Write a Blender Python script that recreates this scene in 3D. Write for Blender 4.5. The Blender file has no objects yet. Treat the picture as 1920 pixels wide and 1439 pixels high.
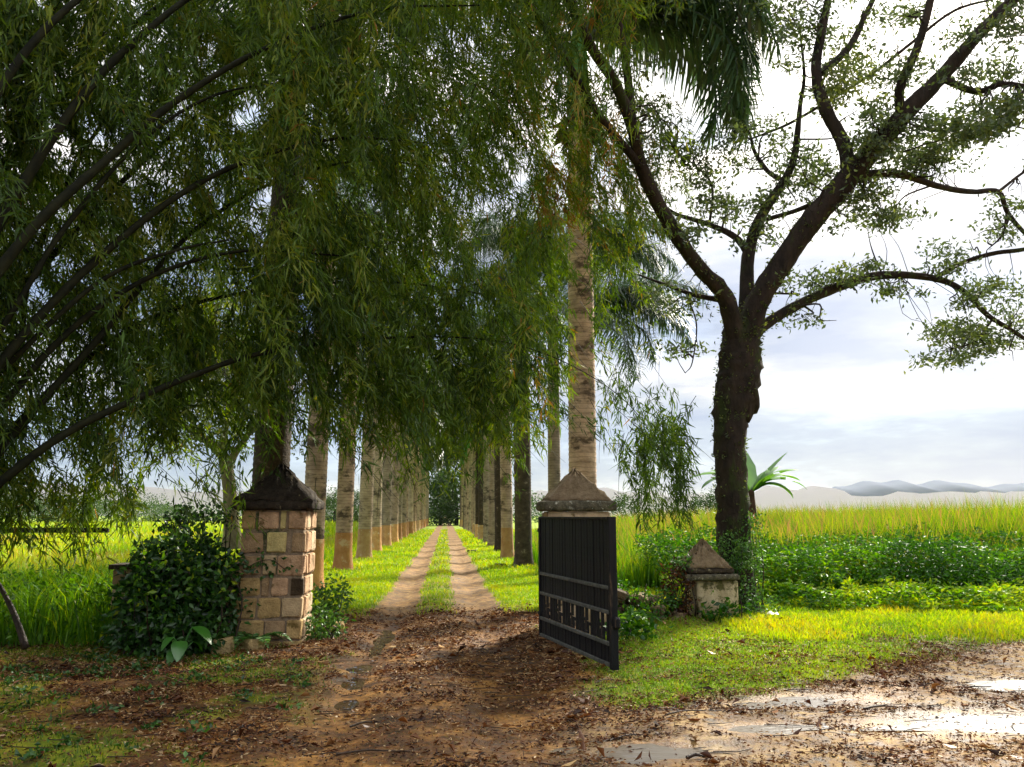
import bpy, bmesh, math, random
import numpy as np
from mathutils import Vector, Matrix

random.seed(7)
RG = np.random.default_rng(11)
S = bpy.context.scene
COL = S.collection

# ------------------------------------------------------------------ camera
PIT = math.radians(9.41); YAW = math.radians(-4.67); EYE = 1.6
FPX = 28 / 36 * 1920
cam_data = bpy.data.cameras.new('camera')
cam_data.lens = 28; cam_data.sensor_width = 36; cam_data.clip_end = 9000; cam_data.clip_start = 0.05
cam = bpy.data.objects.new('camera', cam_data); COL.objects.link(cam)
cam.location = (0, 0, EYE)
cam.matrix_world = Matrix.Translation((0, 0, EYE)) @ Matrix.Rotation(YAW, 4, 'Z') @ Matrix.Rotation(math.pi / 2 + PIT, 4, 'X')
S.camera = cam

# ------------------------------------------------------------------ world, sun, exposure
SUN_EL, SUN_AZ = math.radians(36), math.radians(38)      # azimuth measured from +Y towards +X
sun_vec = Vector((math.sin(SUN_AZ) * math.cos(SUN_EL), math.cos(SUN_AZ) * math.cos(SUN_EL), math.sin(SUN_EL)))
W = bpy.data.worlds.new('World'); S.world = W; W.use_nodes = True
nt = W.node_tree; nt.nodes.clear()
def nn(tree, t, **kw):
    n = tree.nodes.new(t)
    for k, v in kw.items():
        setattr(n, k, v)
    return n
def lk(tree, a, b): tree.links.new(a, b)
def ramp(tree, fac, stops, interp='LINEAR'):
    r = nn(tree, 'ShaderNodeValToRGB'); r.color_ramp.interpolation = interp
    e = r.color_ramp.elements
    while len(e) > 1: e.remove(e[-1])
    e[0].position = stops[0][0]; e[0].color = (*stops[0][1], 1) if len(stops[0][1]) == 3 else stops[0][1]
    for p, c in stops[1:]:
        q = e.new(p); q.color = (*c, 1) if len(c) == 3 else c
    if fac is not None: lk(tree, fac, r.inputs[0])
    return r
out = nn(nt, 'ShaderNodeOutputWorld')
sky = nn(nt, 'ShaderNodeTexSky', sky_type='NISHITA', sun_disc=False)
sky.sun_elevation = SUN_EL; sky.sun_rotation = SUN_AZ; sky.air_density = 1.2; sky.dust_density = 2.0
bg1 = nn(nt, 'ShaderNodeBackground'); bg1.inputs[1].default_value = 0.10
lk(nt, sky.outputs[0], bg1.inputs[0])
tc = nn(nt, 'ShaderNodeTexCoord')
mp = nn(nt, 'ShaderNodeMapping'); mp.inputs['Scale'].default_value = (1, 1, 3.4)
lk(nt, tc.outputs['Generated'], mp.inputs[0])
no = nn(nt, 'ShaderNodeTexNoise'); no.inputs['Scale'].default_value = 2.3; no.inputs['Detail'].default_value = 7; no.inputs['Roughness'].default_value = .52
lk(nt, mp.outputs[0], no.inputs['Vector'])
sp = nn(nt, 'ShaderNodeSeparateXYZ'); lk(nt, tc.outputs['Generated'], sp.inputs[0])
# elevation (sine) wobbled by the cloud noise
mm = nn(nt, 'ShaderNodeMath', operation='MULTIPLY_ADD'); lk(nt, no.outputs[0], mm.inputs[0]); mm.inputs[1].default_value = .12; mm.inputs[2].default_value = -.06
ad = nn(nt, 'ShaderNodeMath', operation='ADD'); lk(nt, sp.outputs['Z'], ad.inputs[0]); lk(nt, mm.outputs[0], ad.inputs[1])
band = ramp(nt, ad.outputs[0], [(0.0, (.55, .56, .56)), (.04, (.26, .34, .48)), (.10, (.24, .33, .50)),
                                (.155, (.45, .47, .54)), (.235, (.18, .25, .41)), (.30, (.33, .37, .47)), (.40, (.90, .88, .85)), (.55, (1.0, .98, .96)), (1, (.80, .84, .90))])
n2 = nn(nt, 'ShaderNodeTexNoise'); n2.inputs['Scale'].default_value = 3.6; n2.inputs['Detail'].default_value = 9; n2.inputs['Roughness'].default_value = .6
mp2 = nn(nt, 'ShaderNodeMapping'); mp2.inputs['Scale'].default_value = (1, 1, 4.5); mp2.inputs['Location'].default_value = (3.1, 1.7, .4)
lk(nt, tc.outputs['Generated'], mp2.inputs[0]); lk(nt, mp2.outputs[0], n2.inputs['Vector'])
puff = ramp(nt, n2.outputs[0], [(.38, (.62, .72, .90)), (.5, (1, 1, 1)), (.60, (1.65, 1.55, 1.42))])
mx = nn(nt, 'ShaderNodeMix', data_type='RGBA', blend_type='MULTIPLY'); mx.inputs[0].default_value = 1
lk(nt, band.outputs[0], mx.inputs[6]); lk(nt, puff.outputs[0], mx.inputs[7])
# bright glow of the veiled sun
dt = nn(nt, 'ShaderNodeVectorMath', operation='DOT_PRODUCT'); lk(nt, tc.outputs['Generated'], dt.inputs[0]); dt.inputs[1].default_value = sun_vec
gl = ramp(nt, dt.outputs['Value'], [(.86, (0, 0, 0)), (.95, (.25, .24, .21)), (1, (.9, .85, .75))])
ag = nn(nt, 'ShaderNodeMix', data_type='RGBA', blend_type='ADD'); ag.inputs[0].default_value = 1
lk(nt, mx.outputs[2], ag.inputs[6]); lk(nt, gl.outputs[0], ag.inputs[7])
bg2 = nn(nt, 'ShaderNodeBackground'); bg2.inputs[1].default_value = 0.54
lk(nt, ag.outputs[2], bg2.inputs[0])
ms = nn(nt, 'ShaderNodeMixShader'); ms.inputs[0].default_value = .90
lk(nt, bg1.outputs[0], ms.inputs[1]); lk(nt, bg2.outputs[0], ms.inputs[2]); lk(nt, ms.outputs[0], out.inputs[0])

sl = bpy.data.lights.new('sun', 'SUN'); sl.energy = 4.8; sl.angle = math.radians(9); sl.color = (1, .93, .80)
sun = bpy.data.objects.new('sun', sl); COL.objects.link(sun)
sun.rotation_euler = sun_vec.to_track_quat('Z', 'Y').to_euler()

S.view_settings.view_transform = 'Standard'; S.view_settings.look = 'None'
S.view_settings.exposure = 1.35; S.view_settings.gamma = 1; S.view_settings.use_curve_mapping = False
S.render.engine = 'CYCLES'
cy = S.cycles
cy.max_bounces = 12; cy.diffuse_bounces = 3; cy.glossy_bounces = 2; cy.transmission_bounces = 3; cy.transparent_max_bounces = 6
cy.volume_bounces = 12; cy.use_denoising = True; cy.caustics_reflective = False; cy.caustics_refractive = False
cy.use_adaptive_sampling = True; cy.adaptive_threshold = .02; cy.sample_clamp_indirect = 6

# ------------------------------------------------------------------ helpers
def ray(px, py):
    x = (px - 960) / FPX; y = -(py - 719.5) / FPX; z = -1
    a = math.pi / 2 + PIT; c, s = math.cos(a), math.sin(a)
    X, Y, Z = x, y * c - z * s, y * s + z * c
    c, s = math.cos(YAW), math.sin(YAW)
    return np.array([X * c - Y * s, X * s + Y * c, Z * 1.0])
def at(px, py, Y):
    d = ray(px, py); return d * (Y / d[1]) + np.array([0, 0, EYE])
_R = np.array((Matrix.Rotation(YAW, 3, 'Z') @ Matrix.Rotation(math.pi / 2 + PIT, 3, 'X')))
def project(P):
    q = (np.asarray(P) - np.array([0, 0, EYE])) @ _R
    w = np.maximum(-q[..., 2], 1e-3)
    return 960 + FPX * q[..., 0] / w, 719.5 - FPX * q[..., 1] / w

def _hash(ix, iy, seed):
    h = (ix.astype(np.int64) * 374761393 + iy.astype(np.int64) * 668265263 + seed * 974711) & 0x7fffffff
    h = (h ^ (h >> 13)) * 1274126177 & 0x7fffffff
    return ((h ^ (h >> 16)) & 0xffff) / 65535.0
def vnoise(x, y, s, seed=0):
    x = np.asarray(x, float) / s; y = np.asarray(y, float) / s
    ix = np.floor(x); iy = np.floor(y); fx = x - ix; fy = y - iy
    fx = fx * fx * (3 - 2 * fx); fy = fy * fy * (3 - 2 * fy)
    a = _hash(ix, iy, seed); b = _hash(ix + 1, iy, seed); c = _hash(ix, iy + 1, seed); d = _hash(ix + 1, iy + 1, seed)
    return (a * (1 - fx) + b * fx) * (1 - fy) + (c * (1 - fx) + d * fx) * fy
def fbm(x, y, s, seed=0):
    return .5 * vnoise(x, y, s, seed) + .3 * vnoise(x, y, s * .45, seed + 1) + .2 * vnoise(x, y, s * .2, seed + 2)
def sstep(a, b, x):
    t = np.clip((x - a) / (b - a), 0, 1); return t * t * (3 - 2 * t)

def link(o, parent=None):
    COL.objects.link(o)
    if parent is not None: o.parent = parent
    return o
def tag(o, label=None, cat=None, group=None, kind=None):
    if label: o['label'] = label
    if cat: o['category'] = cat
    if group: o['group'] = group
    if kind: o['kind'] = kind
    return o
def thing(name, label, cat, loc=(0, 0, 0), group=None, rz=0):
    o = bpy.data.objects.new(name, None); COL.objects.link(o); o.location = loc; o.rotation_euler[2] = rz
    o.empty_display_size = .2
    return tag(o, label, cat, group)
def mesh_np(name, V, Fs, mats, tint=None, smooth=False, attrs=None):
    """V (n,3); Fs list of equal-width int arrays"""
    me = bpy.data.meshes.new(name)
    V = np.ascontiguousarray(V, np.float32)
    Fs = [np.asarray(f, np.int32) for f in Fs if len(f)]
    nl = sum(f.size for f in Fs); nf = sum(len(f) for f in Fs)
    me.vertices.add(len(V)); me.vertices.foreach_set('co', V.ravel())
    me.loops.add(nl); me.loops.foreach_set('vertex_index', np.concatenate([f.ravel() for f in Fs]))
    tot = np.concatenate([np.full(len(f), f.shape[1], np.int32) for f in Fs])
    st = np.concatenate([[0], np.cumsum(tot)[:-1]]).astype(np.int32)
    me.polygons.add(nf); me.polygons.foreach_set('loop_start', st); me.polygons.foreach_set('loop_total', tot)
    if smooth: me.polygons.foreach_set('use_smooth', np.ones(nf, bool))
    me.update(calc_edges=True)
    if tint is not None:
        a = me.attributes.new('tint', 'FLOAT', 'POINT'); a.data.foreach_set('value', np.ascontiguousarray(tint, np.float32))
    for k, v in (attrs or {}).items():
        a = me.attributes.new(k, 'FLOAT', 'POINT'); a.data.foreach_set('value', np.ascontiguousarray(v, np.float32))
    for m in (mats if isinstance(mats, (list, tuple)) else [mats]): me.materials.append(m)
    return me
def mobj(name, me, parent=None, loc=(0, 0, 0)):
    o = bpy.data.objects.new(name, me); o.location = loc; return link(o, parent)
def unit(v):
    v = np.asarray(v, float); return v / np.maximum(np.linalg.norm(v, axis=-1, keepdims=True), 1e-9)

class Acc:
    """collects leaf-like pieces as numpy batches"""
    def __init__(s): s.V = []; s.T = []; s.t = []; s.n = 0
    def put(s, V, T, t):
        s.V.append(V.reshape(-1, 3)); s.T.append(T.reshape(-1, 3) + s.n); s.t.append(t); s.n += V.reshape(-1, 3).shape[0]
    def kites(s, P, D, L, Wd, tint, fold=.25, wide=.38):
        n = len(P)
        if n == 0: return
        D = unit(D); R = unit(RG.normal(size=(n, 3))); side = unit(np.cross(D, R)); nor = np.cross(side, D)
        L = np.broadcast_to(L, n)[:, None]; Wd = np.broadcast_to(Wd, n)[:, None]
        mid = P + D * L * wide + nor * Wd * fold
        V = np.stack([P, mid + side * Wd * .5, P + D * L, mid - side * Wd * .5], 1)
        # keep the midrib low so the blade is folded
        V[:, 1] += nor * Wd * fold; V[:, 3] += nor * Wd * fold; 
        b = (np.arange(n) * 4)[:, None]
        T = np.concatenate([b + [0, 1, 2], b + [0, 2, 3]], 1)
        s.put(V, T, np.repeat(np.broadcast_to(tint, n), 4))
    def blades(s, P, H, Wd, lean, tint, tiptint=0.0):
        """grass: base pair, mid pair, tip"""
        n = len(P)
        if n == 0: return
        a = RG.uniform(0, 2 * math.pi, n); side = np.stack([np.cos(a), np.sin(a), 0 * a], 1)
        b2 = RG.uniform(0, 2 * math.pi, n); ln = np.stack([np.cos(b2), np.sin(b2), 0 * b2], 1)
        H = np.broadcast_to(H, n)[:, None]; Wd = np.broadcast_to(Wd, n)[:, None]; le = (np.broadcast_to(lean, n) * RG.uniform(.3, 1.3, n))[:, None]
        up = np.array([[0, 0, 1.]])
        m = P + up * H * .6 + ln * H * le * .35; t = P + up * H * (1 - .25 * le) + ln * H * le
        V = np.stack([P - side * Wd * .5, P + side * Wd * .5, m + side * Wd * .42, m - side * Wd * .42, t], 1)
        b = (np.arange(n) * 5)[:, None]
        T = np.concatenate([b + [0, 1, 2], b + [0, 2, 3], b + [3, 2, 4]], 1)
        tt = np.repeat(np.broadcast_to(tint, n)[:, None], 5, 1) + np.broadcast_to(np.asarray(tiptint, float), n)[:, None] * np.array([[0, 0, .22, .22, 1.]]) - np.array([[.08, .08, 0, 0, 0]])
        s.put(V, T, tt.ravel())
    def tube(s, pts, rad, k=5, tint=.5):
        V, T = tube_np(pts, rad, k); s.put(V, T, np.full(len(V), tint))
    def mesh(s, name, mat, smooth=False):
        return mesh_np(name, np.concatenate(s.V), [np.concatenate(s.T)], mat, np.concatenate(s.t), smooth)
def tube_np(pts, rad, k=8, rough=0.0, cap=True):
    pts = np.asarray(pts, float); n = len(pts); rad = np.broadcast_to(rad, n).astype(float)
    tg = unit(np.gradient(pts, axis=0))
    ref = np.array([0, 0, 1.]) if abs(tg[0][2]) < .9 else np.array([1., 0, 0])
    u = unit(np.cross(tg[0], ref)); V = []
    for i in range(n):
        u = unit(u - tg[i] * np.dot(u, tg[i])); w = np.cross(tg[i], u)
        a = np.arange(k) / k * 2 * math.pi
        r = rad[i] * (1 + (rough * RG.normal(size=k) if rough else 0))
        r = np.broadcast_to(r, k)
        V.append(pts[i] + (np.cos(a) * r)[:, None] * u + (np.sin(a) * r)[:, None] * w)
    V = np.concatenate(V); T = []
    for i in range(n - 1):
        for j in range(k):
            a, b = i * k + j, i * k + (j + 1) % k
            T += [(a, b, b + k), (a, b + k, a + k)]
    if cap:
        V = np.concatenate([V, pts[-1:] + tg[-1:] * rad[-1] * .5]); c = len(V) - 1
        for j in range(k): T.append(((n - 1) * k + j, (n - 1) * k + (j + 1) % k, c))
    return V, np.array(T)
def smooth_path(pts, sub=6):
    """Catmull-Rom through rows of pts (any width)"""
    P = np.asarray(pts, float); P = np.vstack([2 * P[0] - P[1], P, 2 * P[-1] - P[-2]]); o = []
    for i in range(1, len(P) - 2):
        for t in np.arange(sub) / sub:
            o.append(.5 * ((2 * P[i]) + (-P[i - 1] + P[i + 1]) * t + (2 * P[i - 1] - 5 * P[i] + 4 * P[i + 1] - P[i + 2]) * t * t + (-P[i - 1] + 3 * P[i] - 3 * P[i + 1] + P[i + 2]) * t ** 3))
    o.append(P[-2]); return np.array(o)

# ------------------------------------------------------------------ materials
def new_mat(name):
    m = bpy.data.materials.new(name); m.use_nodes = True; t = m.node_tree; t.nodes.clear()
    o = nn(t, 'ShaderNodeOutputMaterial'); return m, t, o
def leaf_mat(name, stops, trans=.45, gloss=.06, rough=.45):
    m, t, o = new_mat(name)
    a = nn(t, 'ShaderNodeAttribute', attribute_name='tint')
    r = ramp(t, a.outputs['Fac'], stops)
    d = nn(t, 'ShaderNodeBsdfDiffuse'); tr = nn(t, 'ShaderNodeBsdfTranslucent'); g = nn(t, 'ShaderNodeBsdfGlossy'); g.inputs['Roughness'].default_value = rough
    hs = nn(t, 'ShaderNodeHueSaturation'); hs.inputs['Hue'].default_value = .485; hs.inputs['Saturation'].default_value = 1.1; hs.inputs['Value'].default_value = 1.15
    lk(t, r.outputs[0], d.inputs[0]); lk(t, r.outputs[0], hs.inputs['Color']); lk(t, hs.outputs[0], tr.inputs[0])
    m1 = nn(t, 'ShaderNodeMixShader'); m1.inputs[0].default_value = trans; lk(t, d.outputs[0], m1.inputs[1]); lk(t, tr.outputs[0], m1.inputs[2])
    m2 = nn(t, 'ShaderNodeMixShader'); m2.inputs[0].default_value = gloss; lk(t, m1.outputs[0], m2.inputs[1]); lk(t, g.outputs[0], m2.inputs[2])
    lk(t, m2.outputs[0], o.inputs[0]); return m
def surf_mat(name, c1, c2, scale=6, c3=None, s3=2.5, t3=.55, rough=.85, bump=.4, bscale=30, stretch=(1, 1, 1), objcol=False, spec=.3, coords='Object', metallic=0):
    """two-tone noise surface, an optional third colour in patches, bump"""
    m, t, o = new_mat(name)
    tcn = nn(t, 'ShaderNodeTexCoord'); mpn = nn(t, 'ShaderNodeMapping'); mpn.inputs['Scale'].default_value = stretch
    lk(t, tcn.outputs[coords], mpn.inputs[0])
    if coords == 'Object' and objcol:
        oi = nn(t, 'ShaderNodeObjectInfo'); sc = nn(t, 'ShaderNodeVectorMath', operation='SCALE'); lk(t, oi.outputs['Random'], sc.inputs['Scale']); sc.inputs[0].default_value = (37, 11, 23)
        adn = nn(t, 'ShaderNodeVectorMath', operation='ADD'); geo = nn(t, 'ShaderNodeNewGeometry'); lk(t, geo.outputs['Position'], adn.inputs[0]); lk(t, sc.outputs[0], adn.inputs[1]); lk(t, adn.outputs[0], mpn.inputs[0])
    n = nn(t, 'ShaderNodeTexNoise'); n.inputs['Scale'].default_value = scale; n.inputs['Detail'].default_value = 8; n.inputs['Roughness'].default_value = .65
    lk(t, mpn.outputs[0], n.inputs['Vector'])
    r = ramp(t, n.outputs[0], [(.32, c1), (.68, c2)]); col = r.outputs[0]
    if c3 is not None:
        n3 = nn(t, 'ShaderNodeTexNoise'); n3.inputs['Scale'].default_value = s3; n3.inputs['Detail'].default_value = 9; n3.inputs['Roughness'].default_value = .7
        lk(t, mpn.outputs[0], n3.inputs['Vector'])
        r3 = ramp(t, n3.outputs[0], [(t3, (0, 0, 0)), (t3 + .07, (1, 1, 1))])
        x = nn(t, 'ShaderNodeMix', data_type='RGBA'); lk(t, r3.outputs[0], x.inputs[0]); lk(t, col, x.inputs[6]); x.inputs[7].default_value = (*c3, 1); col = x.outputs[2]
    if objcol:
        oi2 = nn(t, 'ShaderNodeObjectInfo'); x = nn(t, 'ShaderNodeMix', data_type='RGBA', blend_type='MULTIPLY'); x.inputs[0].default_value = 1
        lk(t, col, x.inputs[6]); lk(t, oi2.outputs['Color'], x.inputs[7]); col = x.outputs[2]
    p = nn(t, 'ShaderNodeBsdfPrincipled'); lk(t, col, p.inputs['Base Color']); p.inputs['Roughness'].default_value = rough
    p.inputs['Specular IOR Level'].default_value = spec; p.inputs['Metallic'].default_value = metallic
    nb = nn(t, 'ShaderNodeTexNoise'); nb.inputs['Scale'].default_value = bscale; nb.inputs['Detail'].default_value = 6; lk(t, mpn.outputs[0], nb.inputs['Vector'])
    b = nn(t, 'ShaderNodeBump'); b.inputs['Strength'].default_value = bump; b.inputs['Distance'].default_value = .03
    lk(t, nb.outputs[0], b.inputs['Height']); lk(t, b.outputs[0], p.inputs['Normal']); lk(t, p.outputs[0], o.inputs[0])
    return m

M = {}
M['bamboo_leaf'] = leaf_mat('bamboo_leaf', [(0, (.028, .064, .008)), (.45, (.080, .160, .014)), (.75, (.165, .25, .022)), (.93, (.27, .26, .03)), (1, (.30, .17, .03))], .45, .025)
M['palm_leaf'] = leaf_mat('palm_leaf', [(0, (.016, .040, .014)), (.6, (.035, .085, .024)), (1, (.09, .15, .03))], .3, .10, .4)
M['rain_leaf'] = leaf_mat('rain_leaf', [(0, (.035, .060, .018)), (.5, (.075, .115, .03)), (.9, (.17, .21, .04)), (1, (.24, .22, .06))], .45, .05)
M['bush_leaf'] = leaf_mat('bush_leaf', [(0, (.012, .035, .008)), (.5, (.030, .095, .014)), (.85, (.08, .21, .03)), (1, (.12, .26, .03))], .3, .05, .4)
M['big_leaf'] = leaf_mat('big_leaf', [(0, (.03, .12, .015)), (1, (.08, .30, .03))], .4, .1, .35)
M['weed_leaf'] = leaf_mat('weed_leaf', [(0, (.016, .070, .008)), (.45, (.045, .16, .012)), (.8, (.17, .36, .014)), (1, (.36, .46, .02))], .4, .035, .4)
M['grass'] = leaf_mat('grass_blade', [(0, (.055, .14, .006)), (.4, (.17, .33, .006)), (.75, (.38, .50, .008)), (1, (.48, .40, .03))], .45, .03)
M['tall_grass'] = leaf_mat('tall_grass_blade', [(0, (.035, .13, .006)), (.4, (.14, .34, .008)), (.62, (.38, .48, .015)), (.8, (.38, .28, .05)), (1, (.36, .19, .07))], .45, .03)
M['cane'] = leaf_mat('cane_grass_blade', [(0, (.025, .10, .006)), (.35, (.09, .25, .010)), (.6, (.26, .36, .014)), (.8, (.32, .23, .06)), (1, (.27, .15, .07))], .45, .03)
M['litter'] = leaf_mat('dead_leaf', [(0, (.020, .009, .004)), (.3, (.10, .032, .010)), (.55, (.21, .085, .024)), (.8, (.34, .19, .07)), (1, (.52, .38, .20))], .12, .035, .4)
M['far_leaf'] = leaf_mat('far_tree_leaf', [(0, (.025, .055, .018)), (.6, (.05, .10, .028)), (1, (.11, .17, .04))], .35, .03)
M['banana_leaf'] = leaf_mat('banana_leaf', [(0, (.04, .13, .02)), (1, (.13, .32, .04))], .45, .1, .35)
M['culm'] = surf_mat('bamboo_culm', (.005, .006, .003), (.022, .024, .009), 8, rough=.75, bump=.1, spec=.15)
M['palm_trunk'] = surf_mat('palm_trunk', (.25, .20, .14), (.56, .46, .34), 3.2, (.095, .075, .052), 1.1, .54, .9, .7, 14, (1, 1, 1.8), objcol=True)
def add_rings(m):
    t = m.node_tree; p = [n for n in t.nodes if n.type == 'BSDF_PRINCIPLED'][0]; src = p.inputs['Base Color'].links[0].from_socket
    tcn = nn(t, 'ShaderNodeTexCoord'); w = nn(t, 'ShaderNodeTexWave', wave_type='BANDS', bands_direction='Z', wave_profile='SIN'); w.inputs['Scale'].default_value = 3.4; w.inputs['Distortion'].default_value = 1.6; w.inputs['Detail'].default_value = 3; w.inputs['Detail Scale'].default_value = 1.5
    lk(t, tcn.outputs['Object'], w.inputs['Vector']); r = ramp(t, w.outputs[1], [(.0, (.42, .38, .34)), (.16, (1, 1, 1))])
    x = nn(t, 'ShaderNodeMix', data_type='RGBA', blend_type='MULTIPLY'); x.inputs[0].default_value = .55; lk(t, src, x.inputs[6]); lk(t, r.outputs[0], x.inputs[7]); lk(t, x.outputs[2], p.inputs['Base Color'])
add_rings(M['palm_trunk'])
M['palm_trunk_dark'] = surf_mat('palm_trunk_dark', (.028, .022, .014), (.085, .066, .042), 5, (.22, .19, .14), 5, .60, .95, .8, 20, (1, 1, 1.4), objcol=True)
M['paint_band'] = surf_mat('faded_paint_band', (.42, .20, .07), (.64, .38, .17), 4, (.66, .52, .34), 2.2, .56, .9, .4, 20, objcol=True)
M['crown_shaft'] = surf_mat('crown_shaft', (.045, .16, .035), (.09, .26, .05), 2, rough=.4, bump=.05, stretch=(3, 3, .4))
M['dry_sheath'] = surf_mat('dry_sheath', (.03, .015, .008), (.10, .045, .02), 6)
M['bark'] = surf_mat('rain_tree_bark', (.008, .006, .005), (.045, .031, .022), 5, (.028, .038, .009), 1.8, .56, .95, 1.0, 22, (1, 1, .35))
M['bark_pale'] = surf_mat('pale_bark', (.07, .06, .03), (.19, .16, .09), 5, (.08, .10, .03), 2, .55, .95, .6, 22, (1, 1, .5))
M['stone'] = surf_mat('ashlar_stone', (.48, .43, .36), (1.0, .95, .88), 7, (.26, .24, .14), 4.0, .57, .92, .6, 45, objcol=True)
M['mortar'] = surf_mat('mortar', (.19, .14, .09), (.34, .25, .16), 9, (.06, .075, .03), 3, .55, .95, .6, 40)
M['cap'] = surf_mat('weathered_cap', (.016, .012, .008), (.060, .044, .028), 10, (.26, .22, .13), 6, .60, .95, .8, 50)
M['cap_pale'] = surf_mat('weathered_cap_pale', (.14, .095, .05), (.27, .20, .12), 14, (.05, .05, .025), 5, .60, .95, .8, 50)
M['lichen_stone'] = surf_mat('lichen_cornice', (.03, .028, .018), (.16, .14, .09), 12, (.50, .48, .38), 16, .58, .95, .8, 50)
M['plaster'] = surf_mat('lichen_plaster', (.34, .27, .14), (.58, .48, .30), 5, (.11, .10, .035), 4.5, .49, .92, .6, 40)
M['cream'] = surf_mat('cream_plaster', (.42, .33, .22), (.60, .50, .36), 6, (.25, .17, .10), 4, .6, .92, .4, 40)
M['gate_wood'] = surf_mat('black_gate_paint', (.005, .005, .006), (.014, .014, .015), 5, (.065, .045, .03), 4, .58, .65, .25, 60, (3, 3, .5), spec=.18)
M['gate_rail'] = surf_mat('weathered_gate_rail', (.05, .052, .045), (.15, .155, .135), 16, rough=.7, bump=.4)
M['rubble'] = surf_mat('rubble_stone', (.5, .5, .5), (1, 1, 1), 9, (.35, .42, .22), 5, .56, .95, .8, 40, objcol=True)
M['twig'] = surf_mat('wet_twig', (.014, .009, .006), (.06, .035, .02), 12, rough=.5)
M['white'] = surf_mat('white_plastic', (.6, .6, .6), (.85, .85, .85), 12, rough=.35, bump=.5)
M['black_rail'] = surf_mat('dark_rail', (.010, .009, .008), (.03, .025, .02), 8)
M['hill'] = surf_mat('hill', (.008, .025, .08), (.014, .035, .09), .01, rough=1, bump=0)  # blue of the distance haze is put into the hill colour

# ------------------------------------------------------------------ ground
def line_y(x): return 6.9 + (x - 1.86) * .52
DIPS = [(-.80, 11.5, .16, 1.1), (-1.00, 9.3, .22, .45), (-.93, 8.4, .16, .28), (-.85, 7.55, .14, .22),
        (3.25, 7.15, .60, .24), (4.25, 6.35, .85, .32), (1.55, 5.75, .50, .22), (2.4, 6.25, .35, .14), (5.6, 7.6, .55, .2), (.40, 20.9, .5, .8)]
def zones(x, y):
    """grass cover, bare sand, wetness: 0..1"""
    n = fbm(x, y, 1.3, 3); n2 = fbm(x, y, .5, 9)
    e = (n - .5) * .9
    far = sstep(12.6, 16.0, y + e * 2.5)
    rut = np.maximum(1 - sstep(.30, .50, np.abs(x + .85 + e * .25)), 1 - sstep(.34, .56, np.abs(x - .56 + e * .25)))
    avenue = 1 - rut
    mid = (np.abs(x + .15) < .55) * (1 - rut); avenue = avenue * (1 - mid * (.25 + .5 * n2))
    near_bare = sstep(-2.2, -2.9, x + e) * .0 + sstep(1.35, 1.95, x + e * .8)
    # right lawn between the gate and the cross road
    lawn = near_bare * sstep(-.10, .55, y - line_y(x) + e * .9) * (.30 + .70 * sstep(.36, .58, n * .5 + n2 * .5 + .07 * (y - line_y(x)) / 3))
    leftp = sstep(.50, .66, n * .55 + n2 * .45 + .10 * sstep(-1.2, -4, x)) * sstep(-.7, -1.7, x + e) * .55 * (y < 10.6)
    behind_left = sstep(10.6, 11.2, y) * sstep(-2.3, -2.7, x)
    g = np.clip(np.maximum.reduce([far * avenue, lawn, leftp, behind_left]), 0, 1)
    road = sstep(.15, -.25, y - line_y(x) + e * .5) * sstep(.6, 1.6, x + e)
    sand = np.clip(road * (.25 + .9 * sstep(.45, .62, n2)) + rut * far * .55, 0, 1) * (1 - g)
    wet = np.zeros_like(g)
    for (cx, cy_, rx, ry) in DIPS[:9]: wet = np.maximum(wet, np.exp(-(((x - cx) / rx / 1.5) ** 2 + ((y - cy_) / ry / 1.5) ** 2)))
    return g, sand, wet
def height(x, y):
    h = (fbm(x, y, 1.6, 21) - .5) * .05 + (vnoise(x, y, .32, 31) - .5) * .030 + (vnoise(x, y, .15, 37) - .5) * .014
    rutm = np.exp(-((x + .85) / .3) ** 2) + np.exp(-((x - .56) / .32) ** 2)
    h -= .060 * rutm * sstep(4.5, 6.0, y)
    h += .03 * np.exp(-((x + .15) / .3) ** 2) * sstep(11, 14, y)
    for (cx, cy_, rx, ry) in DIPS: h -= .030 * np.exp(-(((x - cx) / rx) ** 2 + ((y - cy_) / ry) ** 2))
    h += .05 * sstep(1.6, 2.4, x) * sstep(0, 1, y - line_y(x)) * sstep(14, 10, y)
    fade = sstep(48, 36, y) * sstep(2.2, 3.2, y) * sstep(-14.5, -13, x) * sstep(18.5, 17, x)
    return h * fade

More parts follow.
